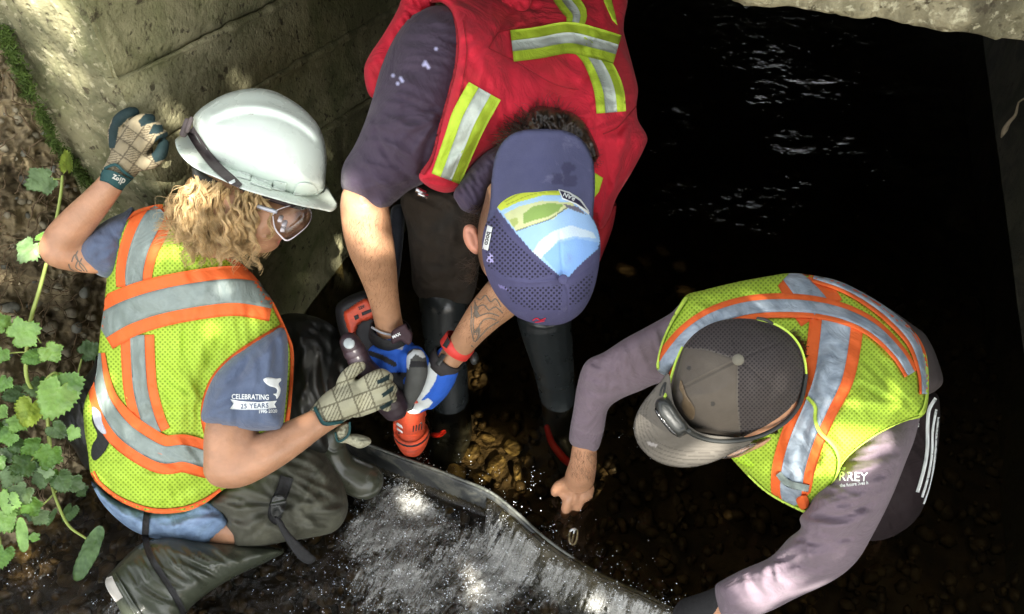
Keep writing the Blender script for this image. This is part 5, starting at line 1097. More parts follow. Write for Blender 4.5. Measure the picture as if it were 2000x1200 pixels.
# ================================================================ MAN IN THE LIME VEST, GREY CAP
m_mauve = M('mauve_cotton', (.172, .130, .160), .9, .12, 16, .3, 500, sheen=.1, wrinkle=.35, ws=11)
m_pants = M('dark_track_pants', (.013, .006, .008), .8, .15, 12, .2, 300, wrinkle=.2, ws=8)
m_piph = M('lime_binding', (.58, .80, .10), .7, .1, 20, .2)
m_grey = M('grey_jersey', (.075, .060, .060), .9, .1, 16)
p3 = thing('person', W(1560, 900, 1.7), 'man in mauve shirt and grey-brown cap reaching a bare hand into the water', 'person')
body3 = blend([ball(1450, 760, 1.12, 95, 1.1, 1, .8), tube([(1480, 740, 1.18, 55), (1540, 700, 1.26, 60), (1600, 680, 1.32, 70)]), tube([(1560, 700, 1.30, 70), (1650, 680, 1.36, 80), (1730, 700, 1.42, 70)]),
               tube([(1540, 660, 1.34, 40), (1360, 655, 1.32, 30), (1250, 700, 1.37, 26), (1170, 750, 1.45, 22)]), tube([(1165, 750, 1.45, 22), (1152, 800, 1.53, 20), (1144, 850, 1.60, 22), (1141, 880, 1.63, 25), (1139, 905, 1.66, 27), (1132, 935, 1.73, 30)]),
               tube([(1640, 740, 1.32, 40), (1710, 840, 1.22, 30), (1680, 950, 1.25, 28), (1635, 1060, 1.31, 26)]), tube([(1635, 1060, 1.31, 26), (1550, 1112, 1.36, 25), (1440, 1170, 1.42, 24), (1385, 1192, 1.46, 24)]),
               ball(1124, 955, 1.77, 33, 1.15, .9, .5), tube([(1112, 945, 1.75, 16), (1092, 952, 1.77, 13), (1084, 962, 1.79, 10)]),
               tube([(1120, 960, 1.755, 13), (1108, 984, 1.765, 11), (1103, 1006, 1.785, 9)]), tube([(1133, 962, 1.76, 12), (1129, 986, 1.775, 10.5), (1120, 1002, 1.80, 8.5)]), tube([(1142, 960, 1.78, 12), (1140, 982, 1.81, 10), (1130, 994, 1.83, 8)]), tube([(1148, 952, 1.78, 11), (1150, 972, 1.81, 9), (1142, 984, 1.83, 7)]),
               tube([(1660, 720, 1.50, 50), (1745, 900, 1.64, 36), (1725, 1000, 1.78, 28)])], .0042, 4,
              creases=[([(1098, 958), (1112, 972)], 3, -.003), ([(1122, 968), (1116, 988)], 2, -.003), ([(1134, 968), (1132, 986)], 2, -.003)])
b3 = mk('body', body3, m_skin, p3)
paint(b3, (.50, .26, .15), [])
arm_hair(1143, 880, 1135, 935, 24, 80, 240, bvh(b3), p3, m_fuzz)
# left sleeve
sL = mk('shirt_sleeve', pillow([(1345, 585), (1310, 612), (1270, 635), (1220, 662), (1180, 688), (1150, 702), (1136, 722), (1126, 760), (1120, 800), (1113, 840), (1113, 864), (1128, 876), (1150, 881), (1168, 878), (1180, 840), (1188, 800), (1212, 780), (1250, 764), (1290, 748), (1350, 740), (1380, 650)],
        [(1330, 650, 1.34), (1160, 740, 1.42), (1142, 870, 1.60), (1230, 700, 1.36), (1370, 700, 1.33), (1190, 780, 1.45), (1150, 810, 1.50)], .052, 46, 5, [foldfn(.003, 100, 22, 80, 101)],
        [([(1150, 705), (1175, 720), (1200, 745)], 5, -.006), ([(1135, 735), (1160, 750), (1195, 760)], 6, .005), ([(1130, 755), (1160, 768), (1195, 772)], 4, -.006), ([(1114, 855), (1135, 866), (1168, 868)], 2, -.002), ([(1130, 790), (1160, 800), (1185, 795)], 4, .003), ([(1215, 680), (1230, 710), (1240, 750)], 7, .004), ([(1270, 640), (1285, 690), (1290, 740)], 6, -.004)]+bands((1180, 700), (1145, 800), 8, 36, .004, 4.5, 41)+bands((1320, 660), (1200, 710), 7, 50, .0035, 6, 42)+bands((1145, 800), (1140, 870), 4, 30, .002, 4, 43)), m_mauve, p3)
sR = mk('shirt_sleeve', pillow([(1800, 770), (1790, 845), (1770, 900), (1740, 975), (1702, 1050), (1672, 1098), (1628, 1134), (1556, 1168), (1500, 1196), (1440, 1215), (1412, 1205), (1400, 1175), (1397, 1146), (1410, 1134), (1452, 1112), (1505, 1088), (1540, 1052), (1564, 1032), (1562, 1012), (1580, 990), (1592, 965), (1640, 905), (1680, 820), (1740, 760)],
        [(1740, 780, 1.32), (1735, 850, 1.22), (1740, 910, 1.20), (1660, 930, 1.19), (1620, 1080, 1.27), (1430, 1170, 1.40), (1700, 1040, 1.26), (1540, 1120, 1.34), (1580, 1000, 1.22)], .072, 66, 5, [foldfn(.0035, 165, 20, 90, 103)],
        [([(1660, 880), (1700, 872), (1740, 868)], 6, .006), ([(1640, 905), (1700, 895), (1750, 885)], 5, -.007), ([(1645, 920), (1700, 915), (1735, 905)], 5, .006), ([(1600, 965), (1650, 960), (1720, 930)], 7, -.006), ([(1570, 1010), (1640, 1010), (1700, 980)], 7, -.009), ([(1570, 1025), (1640, 1030), (1690, 1010)], 8, .008), ([(1545, 1050), (1600, 1062), (1660, 1050)], 6, -.008), ([(1520, 1070), (1580, 1085), (1640, 1080)], 7, .007),
         ([(1505, 1090), (1560, 1105), (1600, 1110)], 6, -.007), ([(1480, 1100), (1500, 1125), (1540, 1140)], 6, .006), ([(1452, 1114), (1470, 1140), (1500, 1165)], 5, -.006), ([(1408, 1140), (1410, 1170), (1425, 1200)], 3, -.003), ([(1590, 940), (1640, 935), (1700, 915)], 5, .005)]+bands((1690, 900), (1620, 1060), 11, 72, .005, 5.5, 44, 80, .3)+bands((1620, 1070), (1430, 1165), 12, 52, .0045, 5.5, 45, 100, .3)), m_mauve, p3)
tR = bvh(sR)
mk('grey_shirt', pillow([(1700, 600), (1790, 640), (1816, 668), (1832, 705), (1842, 745), (1826, 765), (1805, 780), (1770, 850), (1720, 840), (1660, 760)], [(1720, 650, 1.30), (1830, 740, 1.32), (1760, 830, 1.25)], .05, 40, 7, [foldfn(.004, 60, 20, 80, 105)]), m_grey, p3)
VEST3 = [(1283, 722), (1284, 700), (1292, 668), (1306, 635), (1325, 598), (1342, 576), (1370, 568), (1410, 558), (1450, 549), (1500, 540), (1540, 534), (1582, 537), (1640, 550), (1700, 580), (1750, 614), (1788, 650), (1808, 688), (1814, 735), (1812, 790), (1800, 815), (1772, 822), (1735, 838), (1700, 858), (1665, 885), (1645, 908), (1634, 940), (1610, 965), (1588, 985), (1576, 1003), (1548, 992), (1520, 978), (1490, 958), (1460, 930), (1430, 897), (1410, 870), (1390, 780), (1330, 745), (1300, 735)]
v3 = mk('safety_vest', pillow(VEST3, [(1310, 650, 1.24), (1450, 600, 1.27), (1600, 560, 1.34), (1780, 720, 1.24), (1620, 720, 1.19), (1560, 960, 1.27), (1450, 880, 1.26), (1760, 825, 1.13), (1700, 858, 1.11), (1645, 905, 1.13), (1700, 780, 1.15), (1700, 620, 1.28), (1290, 700, 1.21), (1335, 590, 1.24)], .085, 85, 5, [foldfn(.0035, 50, 28, 120, 107)],
        [([(1560, 560), (1600, 600), (1680, 620), (1740, 650)], 12, -.006), ([(1640, 625), (1700, 640), (1760, 700)], 14, .008), ([(1620, 700), (1600, 780), (1570, 860)], 20, .006), ([(1600, 790), (1570, 850), (1545, 930)], 8, -.007), ([(1400, 560), (1420, 590), (1400, 620)], 12, -.004), ([(1660, 700), (1720, 760), (1740, 820)], 20, .005), ([(1500, 545), (1560, 590), (1600, 610)], 8, .005)]+fan(1790, 800, 170, 260, 60, 180, 8, .0045, 8, 46, 20)+fan(1340, 590, 0, 80, 50, 130, 6, .004, 7, 47, 12)+fan(1590, 830, -110, -50, 60, 160, 7, .004, 8, 48, 15)+fan(1560, 980, -120, -50, 50, 130, 6, .0045, 7, 49, 10)+fan(1600, 560, 20, 140, 40, 120, 6, .0035, 7, 50, 15)), m_lime, p3)
paint(v3, (.43, .62, .055), holes=True)
t3 = bvh(v3)
tape([(1540, 536, 60), (1565, 560, 84), (1590, 590, 96), (1605, 612, 96)], 88, 44, t3, v3, .0025, m_silver2)
tape([(1288, 735, 50), (1308, 700, 50), (1345, 655, 48), (1395, 622, 48), (1460, 602, 48), (1530, 597, 48), (1600, 602, 44), (1660, 618, 40), (1710, 645, 36), (1755, 690, 32), (1780, 730, 30)], 48, 25, t3, v3, .0062, m_silver2)
tape([(1634, 618, 104), (1630, 665, 106), (1618, 735, 100), (1594, 795, 86), (1568, 855, 86), (1550, 915, 84), (1545, 965, 76), (1552, 988, 50)], 100, 54, t3, v3, .0040, m_silver2)
tape([(1590, 538, 28), (1650, 558, 30), (1702, 586, 34), (1748, 622, 36), (1786, 668, 32), (1804, 725, 26), (1806, 770, 20)], 30, 15, t3, v3, .0078, m_silver2)
for ln in ([(1284, 722), (1286, 690), (1305, 640), (1342, 580)], [(1800, 815), (1772, 824), (1735, 839), (1700, 859), (1665, 886), (1646, 908)], [(1576, 1002), (1548, 991), (1520, 977), (1490, 957), (1460, 929)], [(1576, 776), (1592, 795), (1592, 820), (1602, 845), (1620, 862), (1634, 880), (1640, 905), (1632, 938), (1610, 962)], [(1806, 690), (1813, 740), (1808, 790), (1796, 812)]):
    mk('binding', ribbon(ln, 7, t3, .0085, 5), m_piph, v3)
mk('snap_tab', ribbon([(1520, 925, 12), (1540, 945, 14), (1580, 955, 14)], 14, t3, .010, 4), m_silver, v3)
mk('orange_tab', patch([(1555, 975), (1575, 968), (1580, 988), (1565, 996)], t3, .0105, 3), m_orange, v3)
mk('collar_flap', pillow([(1430, 895), (1445, 870), (1470, 862), (1500, 850), (1515, 870), (1495, 900), (1470, 915), (1448, 908)], 1.22, .012, 16, 5, [foldfn(.003, 60, 14, 40, 5)]), m_lime, p3); paint([o for o in p3.children if o.name.startswith('collar_flap')][0], (.42, .66, .035), holes=True)
# sleeve print
mk('sleeve_print', join(lettering('RREY', 1666, 932, 25, 2, tR, .0018, .98, 0, .01, 1.02), lettering('OF', 1646, 916, 9, 8, tR, .0018, 1, 0, .02), lettering('the future lives h', 1668, 946, 9.5, -6, tR, .0018, .86, 0, .02)), m_white, sR)
# track pants with three stripes
pn = mk('track_pants', pillow([(1700, 800), (1790, 770), (1828, 768), (1836, 800), (1834, 860), (1822, 930), (1806, 985), (1785, 1020), (1750, 1045), (1715, 1056), (1690, 1045), (1680, 950)], [(1820, 780, 1.38), (1720, 1040, 1.55), (1800, 980, 1.50), (1700, 820, 1.40)], .06, 50, 6, [foldfn(.005, 70, 24, 90, 109)]), m_pants, p3)
tp = bvh(pn)
for ln, w in (([(1828, 778), (1815, 800), (1812, 830), (1811, 880), (1804, 920), (1792, 962)], 7), ([(1829, 800), (1822, 840), (1820, 890), (1812, 935), (1801, 972)], 5), ([(1833, 815), (1829, 850), (1826, 890), (1818, 945), (1804, 985)], 4)):
    mk('side_stripe', ribbon(ln, w, tp, .003, 3), m_white, pn)
mk('pants_print', lettering('as', 1789, 829, 17, 8, tp, .004, 1, 0, .02), m_white, pn)
mk('glove_cuff', tube([(1415, 1170, 1.44, 27), (1390, 1185, 1.46, 30), (1350, 1205, 1.50, 36)], 18), m_strap, p3)
# head side: ear, glasses, hair at the nape
mk('ear', blend([pillow([(1518, 826), (1530, 814), (1548, 808), (1556, 816), (1546, 828), (1530, 838), (1518, 838)], 1.14, .014, 10, 3)], .0025, 2), M('ear_pink2', (.62, .30, .20), .45, .1, 30, sss=.15), p3)
mk('face_side', pillow([(1420, 868), (1470, 866), (1530, 834), (1540, 840), (1500, 866), (1460, 885), (1438, 894), (1415, 888)], 1.16, .02, 12, 4), M('cheek', (.50, .28, .17), .5, .1, 30), p3)
mk('glasses', pillow([(1402, 890), (1430, 880), (1455, 868), (1478, 866), (1470, 876), (1448, 888), (1425, 896), (1408, 896)], 1.12, .012, 8, 3), m_lens, p3)
hk = []
for i in range(420):
    r = RNG; t = r.random(); x0 = 1540+t*36+r.normal()*2; y0 = 650+t*50+r.normal()*3; a = r.uniform(-.6, 1.2); L = r.uniform(10, 22); s = np.linspace(0, 1, 6); an = a+r.normal()*s
    hk.append((W(x0+np.cumsum(np.cos(an))*L/6, y0+np.cumsum(np.sin(an))*L/6, 1.12+.03*s+.01*r.random()), .00045))
for i in range(200):
    r = RNG; x0 = 1520+r.normal()*12; y0 = 842+r.normal()*3; a = r.uniform(-.5, 1.0); L = r.uniform(8, 16); s = np.linspace(0, 1, 5)
    hk.append((W(x0+np.cos(a)*L*s, y0+np.sin(a)*L*s, 1.13+.02*s), .0004))
mk('hair', strands(hk), m_brown, p3)
# cap
GC = (.105, .088, .070); MESHC = (.060, .050, .048)
m_cap3 = M('cap_twill', GC, .85, .10, 26, .25, 600, attr=True, dots=.062, dotc=(.018, .015, .015), wrinkle=.12, ws=8)
z6 = lambda L: [(1180+x/2.4, 500+y/2.4) for x, y in L]
CAP3 = z6([(300, 640), (318, 570), (345, 490), (375, 420), (430, 360), (500, 318), (570, 298), (640, 293), (720, 300), (800, 325), (860, 362), (905, 410), (935, 470), (946, 530), (940, 610), (915, 690), (870, 755), (800, 808), (720, 842), (620, 862), (520, 860), (430, 830), (360, 780), (312, 710)])
bx_, by_ = 1180+628/2.4, 500+487/2.4
seams = [[(300, 655), (440, 580), (628, 487)], [(375, 432), (480, 440), (628, 487)], [(590, 296), (605, 390), (628, 487)], [(880, 385), (760, 430), (628, 487)], [(900, 720), (760, 590), (628, 487)], [(640, 862), (625, 680), (628, 487)]]
c3 = mk('cap', pillow(CAP3, [(1300, 760, 1.11), (1420, 630, 1.12), (1570, 720, 1.12), (1440, 858, 1.13)], .118, 118, 2.1, creases=[(z6(s), 2.2, -.0017) for s in seams] + [(z6([(x+dx, y+dy) for x, y in seams[0]]), 1.2, .0006) for dx, dy in ((0, 14), (6, -14))] + [([(bx_, by_), (bx_, by_+.1)], 60, .003)]), m_cap3, p3)
meshp = [z6([(375, 432), (430, 355), (500, 315), (640, 290), (800, 322), (905, 405), (948, 530), (915, 695), (800, 812), (640, 865), (625, 680), (628, 487), (480, 440)])]
paint(c3, GC, [(meshp[0], MESHC), (line_mask(z6(seams[1]), 1.6), (.12, .105, .09)), (line_mask(z6(seams[5]), 1.6), (.12, .105, .09)), (lambda x, y: np.hypot(x-(1180+398/2.4), y-(500+527/2.4)) < 4.2, (.05, .045, .04)), (lambda x, y: np.hypot(x-(1180+510/2.4), y-(500+694/2.4)) < 4.5, (.05, .045, .04))], meshp)
bt3 = mk('cap_button', ball(bx_, by_, .992, 11.5, 1, 1, .5), m_cap3, c3); paint(bt3, (.15, .14, .11))
tc3 = bvh(c3)
mk('stuck_leaf', patch(z6([(358, 582), (368, 600), (385, 650), (410, 690), (425, 720), (420, 762), (400, 768), (375, 740), (362, 700), (370, 660), (352, 620)]), tc3, .002, 3), M('dry_leaf', (.17, .12, .07), .5, .4, 30), c3)
BR3 = z6([(305, 555), (262, 592), (215, 645), (170, 705), (145, 760), (138, 805), (145, 850), (170, 900), (215, 945), (270, 975), (330, 990), (400, 992), (470, 980), (540, 955), (610, 920), (680, 882), (700, 850), (600, 850), (430, 820), (330, 700)])
br3 = mk('cap_brim', pillow(BR3, [(1260, 760, 1.10), (1300, 740, 1.06), (1400, 870, 1.06), (1330, 905, 1.13), (1245, 850, 1.13), (1450, 880, 1.10), (1310, 840, 1.04)], .004, 6, 2.6, creases=[([(1305-k*6.2, 735-k*0.5), (1268-k*4.5, 800+k*1.5), (1282-k*4, 850+k*5), (1330-k*1.5, 872+k*6.3), (1400+k, 876+k*5.6), (1445+k*2, 868+k*3.6)], 1.3, -.0016) for k in (0, 1, 2, 3, 4, 5)]), m_cap3, c3)
paint(br3, (.13, .118, .100), [(line_mask(spl([(1305-k*8, 735-k*0.5), (1268-k*5.5, 800+k*1.5), (1282-k*5, 850+k*6.5), (1330-k*1.5, 872+k*8), (1400+k, 876+k*7), (1445+k*2, 868+k*4.6)], False), .95), (.085, .076, .064)) for k in (1, 2, 3, 4, 5, 6)] + [([(1262, 862), (1285, 868), (1282, 874), (1266, 870)], (.3, .28, .27))])
hl = mk('head_lamp', pillow(z6([(238, 700), (250, 672), (285, 665), (320, 690), (355, 740), (395, 792), (402, 830), (380, 838), (352, 852), (320, 835), (280, 790), (245, 745)]), 1.045, .022, 12, 4, creases=[(z6([(285, 672), (330, 740), (385, 800)]), 2.5, .003)]), m_dplast, p3)
mk('lamp_lens', pillow(z6([(240, 712), (250, 722), (300, 782), (345, 835), (340, 846), (310, 828), (262, 770), (238, 730)]), 1.035, .008, 4, 3), M('smoked_lens', (.012, .012, .014), .1, spec=.8, coat=.6), hl)
mk('lamp_strap', tube([(1180+a/2.4, 500+b/2.4, d, r) for a, b, d, r in ((395, 820, 1.03, 6), (440, 848, 1.04, 5), (520, 868, 1.05, 4.5), (620, 868, 1.06, 4.5), (720, 848, 1.07, 4.5), (810, 806, 1.075, 4.5), (880, 748, 1.08, 4.5), (925, 670, 1.085, 4.5), (946, 560, 1.085, 4))], 10), m_dplast, hl)
mk('lamp_strap', tube([(1180+a/2.4, 500+b/2.4, d, r) for a, b, d, r in ((285, 660, 1.05, 3), (305, 600, 1.07, 3), (335, 500, 1.08, 2.5), (365, 430, 1.09, 2.5))], 10), m_piph, hl)
mk('lamp_strap', tube([(1180+a/2.4, 500+b/2.4, d, r) for a, b, d, r in ((720, 298, 1.07, 2), (800, 320, 1.07, 2.4), (868, 362, 1.07, 2.4), (915, 420, 1.075, 2.4), (940, 490, 1.08, 2.4), (948, 560, 1.085, 2))], 10), m_piph, hl)
mk('strap_hook', tube([(1480, 622, 1.05, 3), (1495, 625, 1.05, 3.5), (1508, 632, 1.055, 3)], 8), m_dplast, hl)
mk('strap_hook', tube([(1289, 772, 1.03, 2), (1293, 758, 1.035, 2), (1300, 748, 1.04, 2), (1296, 770, 1.03, 2)], 8), m_dplast, hl)
# ================================================================ TOOLS
m_tool = M('tool_orange', (.62, .078, .032), .42, .2, 16, .3, 150, spec=.45, c2=(.32, .05, .03), c2s=26, c2t=(.55, .7))
m_toolb = M('tool_black', (.022, .022, .024), .55, .2, 20, .4, 200)
m_flash = M('torch_purple_black', (.030, .018, .024), .4, .2, 20, .2, 150, spec=.5)
dr = thing('cordless_drill', W(805, 865, 1.90), 'orange and black cordless drill held upright with its bit in the water beside the weir', 'drill')
mk('drill_body', blend([tube([(797, 762, 1.62, 33), (799, 790, 1.67, 36), (801, 815, 1.73, 36), (803, 838, 1.79, 35), (804, 852, 1.83, 33)], 24, cap=False), tube([(797, 760, 1.62, 30), (804, 856, 1.84, 28)], 20)], .003, 2, creases=[([(768, 838), (800, 850), (836, 840)], 2, -.003)]), m_tool, dr)
db = bvh([o for o in dr.children if o.name.startswith('drill_body')][0])
for x, y in [(800+i*6, 800+i*.2) for i in range(5)] + [(808+i*5.5, 838-i*1.5) for i in range(5)]:
    mk('vent_slot', ribbon([(x, y-6, 2.2), (x-.6, y, 2.4), (x-1.2, y+6, 2.2)], 2.3, db, .0012, 2), m_toolb, dr)
mk('collar', tube([(804, 848, 1.82, 35), (805, 860, 1.85, 30), (805, 868, 1.87, 26)], 22), m_tool, dr)
mk('seam_ring', tube([(802.5, 836, 1.785, 36.3), (802.8, 840, 1.795, 36.3)], 24, cap=False), m_toolb, dr)
for x, y in ((783, 800), (822, 826), (780, 846)): mk('screw', ball(x, y, float(hitdepth(np.array([x*1.]), np.array([y*1.]), db)[0]), 2.6, 1, 1, .5, 10, 6), m_toolb, dr)
mk('chuck', tube([(805, 866, 1.865, 22), (806, 884, 1.90, 18), (806, 900, 1.95, 10)], 18), m_dplast, dr)
mk('drill_bit', tube([(806, 890, 1.92, 5), (808, 930, 2.05, 5)], 8), M('steel', (.35, .35, .36), .3, metal=1), dr)
mk('marking', join(lettering('HI', 776, 806, 17, -62, db, .0014, 1, 0, .04), patch([(772, 822), (785, 832), (787, 838), (774, 830)], db, .0014, 2, False), patch([(774, 834), (786, 843), (787, 847), (775, 840)], db, .0014, 2, False)), m_white, dr)
mk('handle', blend([tube([(775, 760, 1.64, 30), (755, 720, 1.66, 30), (728, 680, 1.66, 32), (706, 640, 1.66, 34)]), tube([(790, 740, 1.62, 26), (797, 775, 1.64, 30)])], .0035, 2), m_toolb, dr)
bat = mk('battery_pack', pillow([(655, 604), (665, 588), (690, 574), (714, 568), (728, 576), (738, 600), (744, 640), (740, 690), (715, 712), (690, 705), (672, 672), (660, 640)], 1.62, .045, 16, 4, Tb=.04), m_toolb, dr)
tb_ = bvh(bat)
bs_ = mk('battery_shell', pillow([(668, 612), (680, 600), (712, 580), (728, 588), (738, 608), (730, 625), (705, 634), (698, 652), (704, 668), (700, 694), (688, 680), (676, 645)], 1.60, .040, 10, 4), m_tool, dr)
tbs = bvh(bs_)
mk('marking', join(lettering('22V', 706, 601, 8, -24, tbs, .0015, 1, 0, .03), patch([(691, 618), (699, 614), (702, 622), (694, 626)], tbs, .0015, 2, False), patch([(706, 611), (726, 603), (728, 609), (708, 617)], tbs, .0015, 2, False)), m_toolb, dr)
for i in range(5): mk('vent_slot', ribbon([(690+i*1.2, 650+i*8, 2.4), (700+i*.6, 646+i*8, 2.4)], 2.4, tbs, .0015, 2), m_toolb, dr)
tc_ = thing('flashlight', W(735, 740, 1.50), 'dark flashlight in the beige glove of the woman, aimed at the drill bit', 'flashlight')
mk('barrel', tube([(688, 678, 1.475, 19), (696, 694, 1.48, 20), (710, 716, 1.49, 21), (735, 745, 1.51, 24), (755, 772, 1.53, 26)], 24), m_flash, tc_)
mk('grip_ring', tube([(691, 684, 1.476, 22.5), (694, 689, 1.478, 22.5)], 24), m_flash, tc_); mk('grip_ring', tube([(698, 697, 1.48, 22.5), (701, 702, 1.482, 22.5)], 24), m_flash, tc_)
mk('tail_cap', tube([(683, 669, 1.468, 20), (687, 676, 1.472, 21)], 24), m_flash, tc_)
mk('tail_switch', ball(682, 671, 1.452, 11, 1, 1, .35), M('rubber_grey', (.33, .37, .38), .5), tc_)
mk('lamp_head', blend([tube([(752, 772, 1.53, 27), (764, 786, 1.545, 30), (770, 794, 1.55, 28)]), ball(768, 792, 1.55, 33, .8, .95, .8)], .003, 2), m_flash, tc_)
lz = W(781, 806, 1.575); aim = WZ(925, 890, -.15)
mk('lens', ball(780, 805, 1.565, 14, 1, 1, .4), m_lens, tc_)
sp = bpy.data.lights.new('flashlight_beam', 'SPOT'); sp.energy = .9; sp.spot_size = math.radians(38); sp.spot_blend = .7; sp.color = (1, .93, .75); sp.shadow_soft_size = .012
so = bpy.data.objects.new('flashlight_beam', sp); col.objects.link(so); so.location = tuple(map(float, lz)); so.rotation_euler = (Vector(lz)-Vector(aim)).to_track_quat('Z', 'Y').to_euler()
ck = thing('metal_clip', WZ(1118, 1045, -.01), 'small shiny metal clip under water just below the bare hand', 'clip')
m_chr = M('bright_metal', (.75, .78, .78), .25, .1, metal=.6)
mk('clip_loop', tube([(1112, 1058, 1.735, 2.6), (1113, 1040, 1.74, 2.6), (1120, 1034, 1.742, 2.6), (1128, 1038, 1.742, 2.6), (1126, 1056, 1.735, 2.6), (1120, 1064, 1.732, 2.6), (1112, 1058, 1.735, 2.6)], 8, cap=False), m_chr, ck)
mk('clip_bar', tube([(1122, 1036, 1.738, 2.2), (1117, 1060, 1.732, 2.2)], 8), m_chr, ck)

# ================================================================ PLANTS ON THE BANK
def leafmat(name, c, c2, rough=.38):
    m = M(name, c, rough, .25, 40, .35, 140, spec=.45, c2=c2, c2s=18)
    b = m.node_tree.nodes['Principled BSDF']; return m
m_l = [leafmat('leaf_green', (.12, .25, .045), (.07, .16, .03)), leafmat('leaf_pale', (.18, .33, .07), (.11, .23, .045)), leafmat('leaf_dark', (.07, .13, .04), (.04, .085, .025)), leafmat('leaf_fresh', (.30, .40, .06), (.18, .28, .04)), leafmat('leaf_grey', (.14, .22, .09), (.08, .14, .05))]
m_stem = M('plant_stem', (.32, .40, .10), .55, .15, 40)
def leaf_shape(kind, seed):
    r = np.random.default_rng(seed); n = 72; out = []
    for i in range(n):
        t = 2*math.pi*i/n                                    # 0 = tip direction (+y)
        if kind == 'maple': R = .45 + .46*max(0, math.cos(t))**6 + .30*max(0, math.cos(t-1.15))**10 + .30*max(0, math.cos(t+1.15))**10 + .12*max(0, math.cos(t-2.2))**8 + .12*max(0, math.cos(t+2.2))**8
        elif kind == 'heart': R = .74 + .28*max(0, math.cos(t))**5 + .10*max(0, math.cos(t-2.3))**4 + .10*max(0, math.cos(t+2.3))**4
        else: R = .60 + .42*abs(math.cos(t))**3
        dt = abs((t-math.pi+math.pi) % (2*math.pi)-math.pi); R *= 1-.55*math.exp(-(dt/.22)**2) if kind != 'oval' else 1
        if kind != 'oval': R *= 1 + .075*(((i*1.0) % 3)/2-.5)*2 + .035*r.normal()
        out.append((R*math.sin(t)*(1 if kind != 'oval' else .62), R*math.cos(t)))
    return np.array(out)
def leaf(x, y, size, rot, kind, d, mi, tilt=(0, 0), plant=None, seed=0, fold=.12):
    """one leaf: size px from centre to tip, rot = direction of its tip in the picture (degrees clockwise from up)"""
    B = leaf_shape(kind, seed); B = resample(B, .07); P, Fc, nb = fillpoly(B, .10); n = len(P)
    u, v = P[:, 0], P[:, 1]; h = -fold*np.abs(u)**1.2*.9 + .10*v*v*-.6 + .035*np.sin(u*7+seed)*np.cos(v*6+seed*2)
    for k in range(-3, 4):                                   # side veins pressed in
        s = v - k*.26 - .55*np.abs(u); h = h - .034*np.exp(-(s/.05)**2)
    h = h - .05*np.exp(-(u/.05)**2)
    a = math.radians(rot); S = size*d/F; c = W(x, y, d); z = np.array([0, 0, H])-c; z /= np.linalg.norm(z)
    ex = np.array([1., 0, 0]); ex -= z*np.dot(ex, z); ex /= np.linalg.norm(ex); ey = np.cross(z, ex)
    L3 = np.stack([u, v, h+.02], 1)
    Rt = np.array((Matrix.Rotation(math.radians(tilt[0]), 3, 'X') @ Matrix.Rotation(math.radians(tilt[1]), 3, 'Y'))); L3 = L3@Rt.T
    uu = L3[:, 0]*math.cos(a)+L3[:, 1]*math.sin(a); vv = -L3[:, 0]*math.sin(a)+L3[:, 1]*math.cos(a)
    V = c + S*(uu[:, None]*ex + vv[:, None]*ey + L3[:, 2][:, None]*z)
    a_, b_, c_ = [V[i] for i in Fc[0]]
    if np.dot(np.cross(b_-a_, c_-a_), z) < 0: Fc = [t[::-1] for t in Fc]
    N = len(V); V2 = V - z*.0004; Fb = [tuple(i+N for i in t[::-1]) for t in Fc]; rim = [(i, N+i, N+(i+1) % nb, (i+1) % nb) for i in range(nb)]
    return mk('leaf', (np.vstack([V, V2]), Fc+Fb+rim), m_l[mi], plant)
pl1 = thing('climbing_plant', W(60, 700, 1.62), 'tall thin-stemmed plant with toothed leaves rising past the elbow of the woman', 'plant')
mk('stem', join(tube([(122, 345, 1.50, 2.6), (118, 385, 1.50, 3), (108, 440, 1.52, 3.2), (92, 510, 1.54, 3.4), (76, 570, 1.55, 3.6), (60, 625, 1.56, 3.8), (52, 690, 1.58, 3.8), (54, 745, 1.60, 3.6), (88, 800, 1.66, 3.2), (96, 870, 1.70, 3)], 8),
                tube([(118, 350, 1.50, 1.5), (105, 350, 1.49, 1.5)], 6), tube([(98, 500, 1.54, 1.8), (85, 480, 1.53, 1.6), (72, 462, 1.52, 1.6)], 6), tube([(55, 688, 1.58, 1.6), (20, 690, 1.57, 1.6), (-20, 700, 1.56, 1.6)], 6), tube([(60, 640, 1.56, 1.6), (80, 670, 1.56, 1.5)], 6)), m_stem, pl1)
for i, L_ in enumerate([(88, 350, 42, 245, 'maple', 1.48, 4, (15, 10)), (131, 320, 26, 5, 'heart', 1.47, 3, (0, 55)), (58, 484, 40, 215, 'maple', 1.50, 4, (-10, 35)), (88, 465, 24, 60, 'heart', 1.51, 0, (0, -45)), (38, 655, 46, 60, 'maple', 1.52, 1, (20, 0)), (6, 635, 30, 330, 'maple', 1.53, 1, (10, 20)),
                            (95, 685, 34, 140, 'maple', 1.54, 1, (-20, 10)), (65, 697, 22, 250, 'heart', 1.56, 0, (0, 20)), (2, 690, 26, 200, 'maple', 1.55, 0, (0, 0))]):
    leaf(*L_, plant=pl1, seed=i+1)
pl2 = thing('leafy_plant', W(70, 880, 1.66), 'thick cluster of broad heart-shaped green leaves at the lower left over the stream', 'plant')
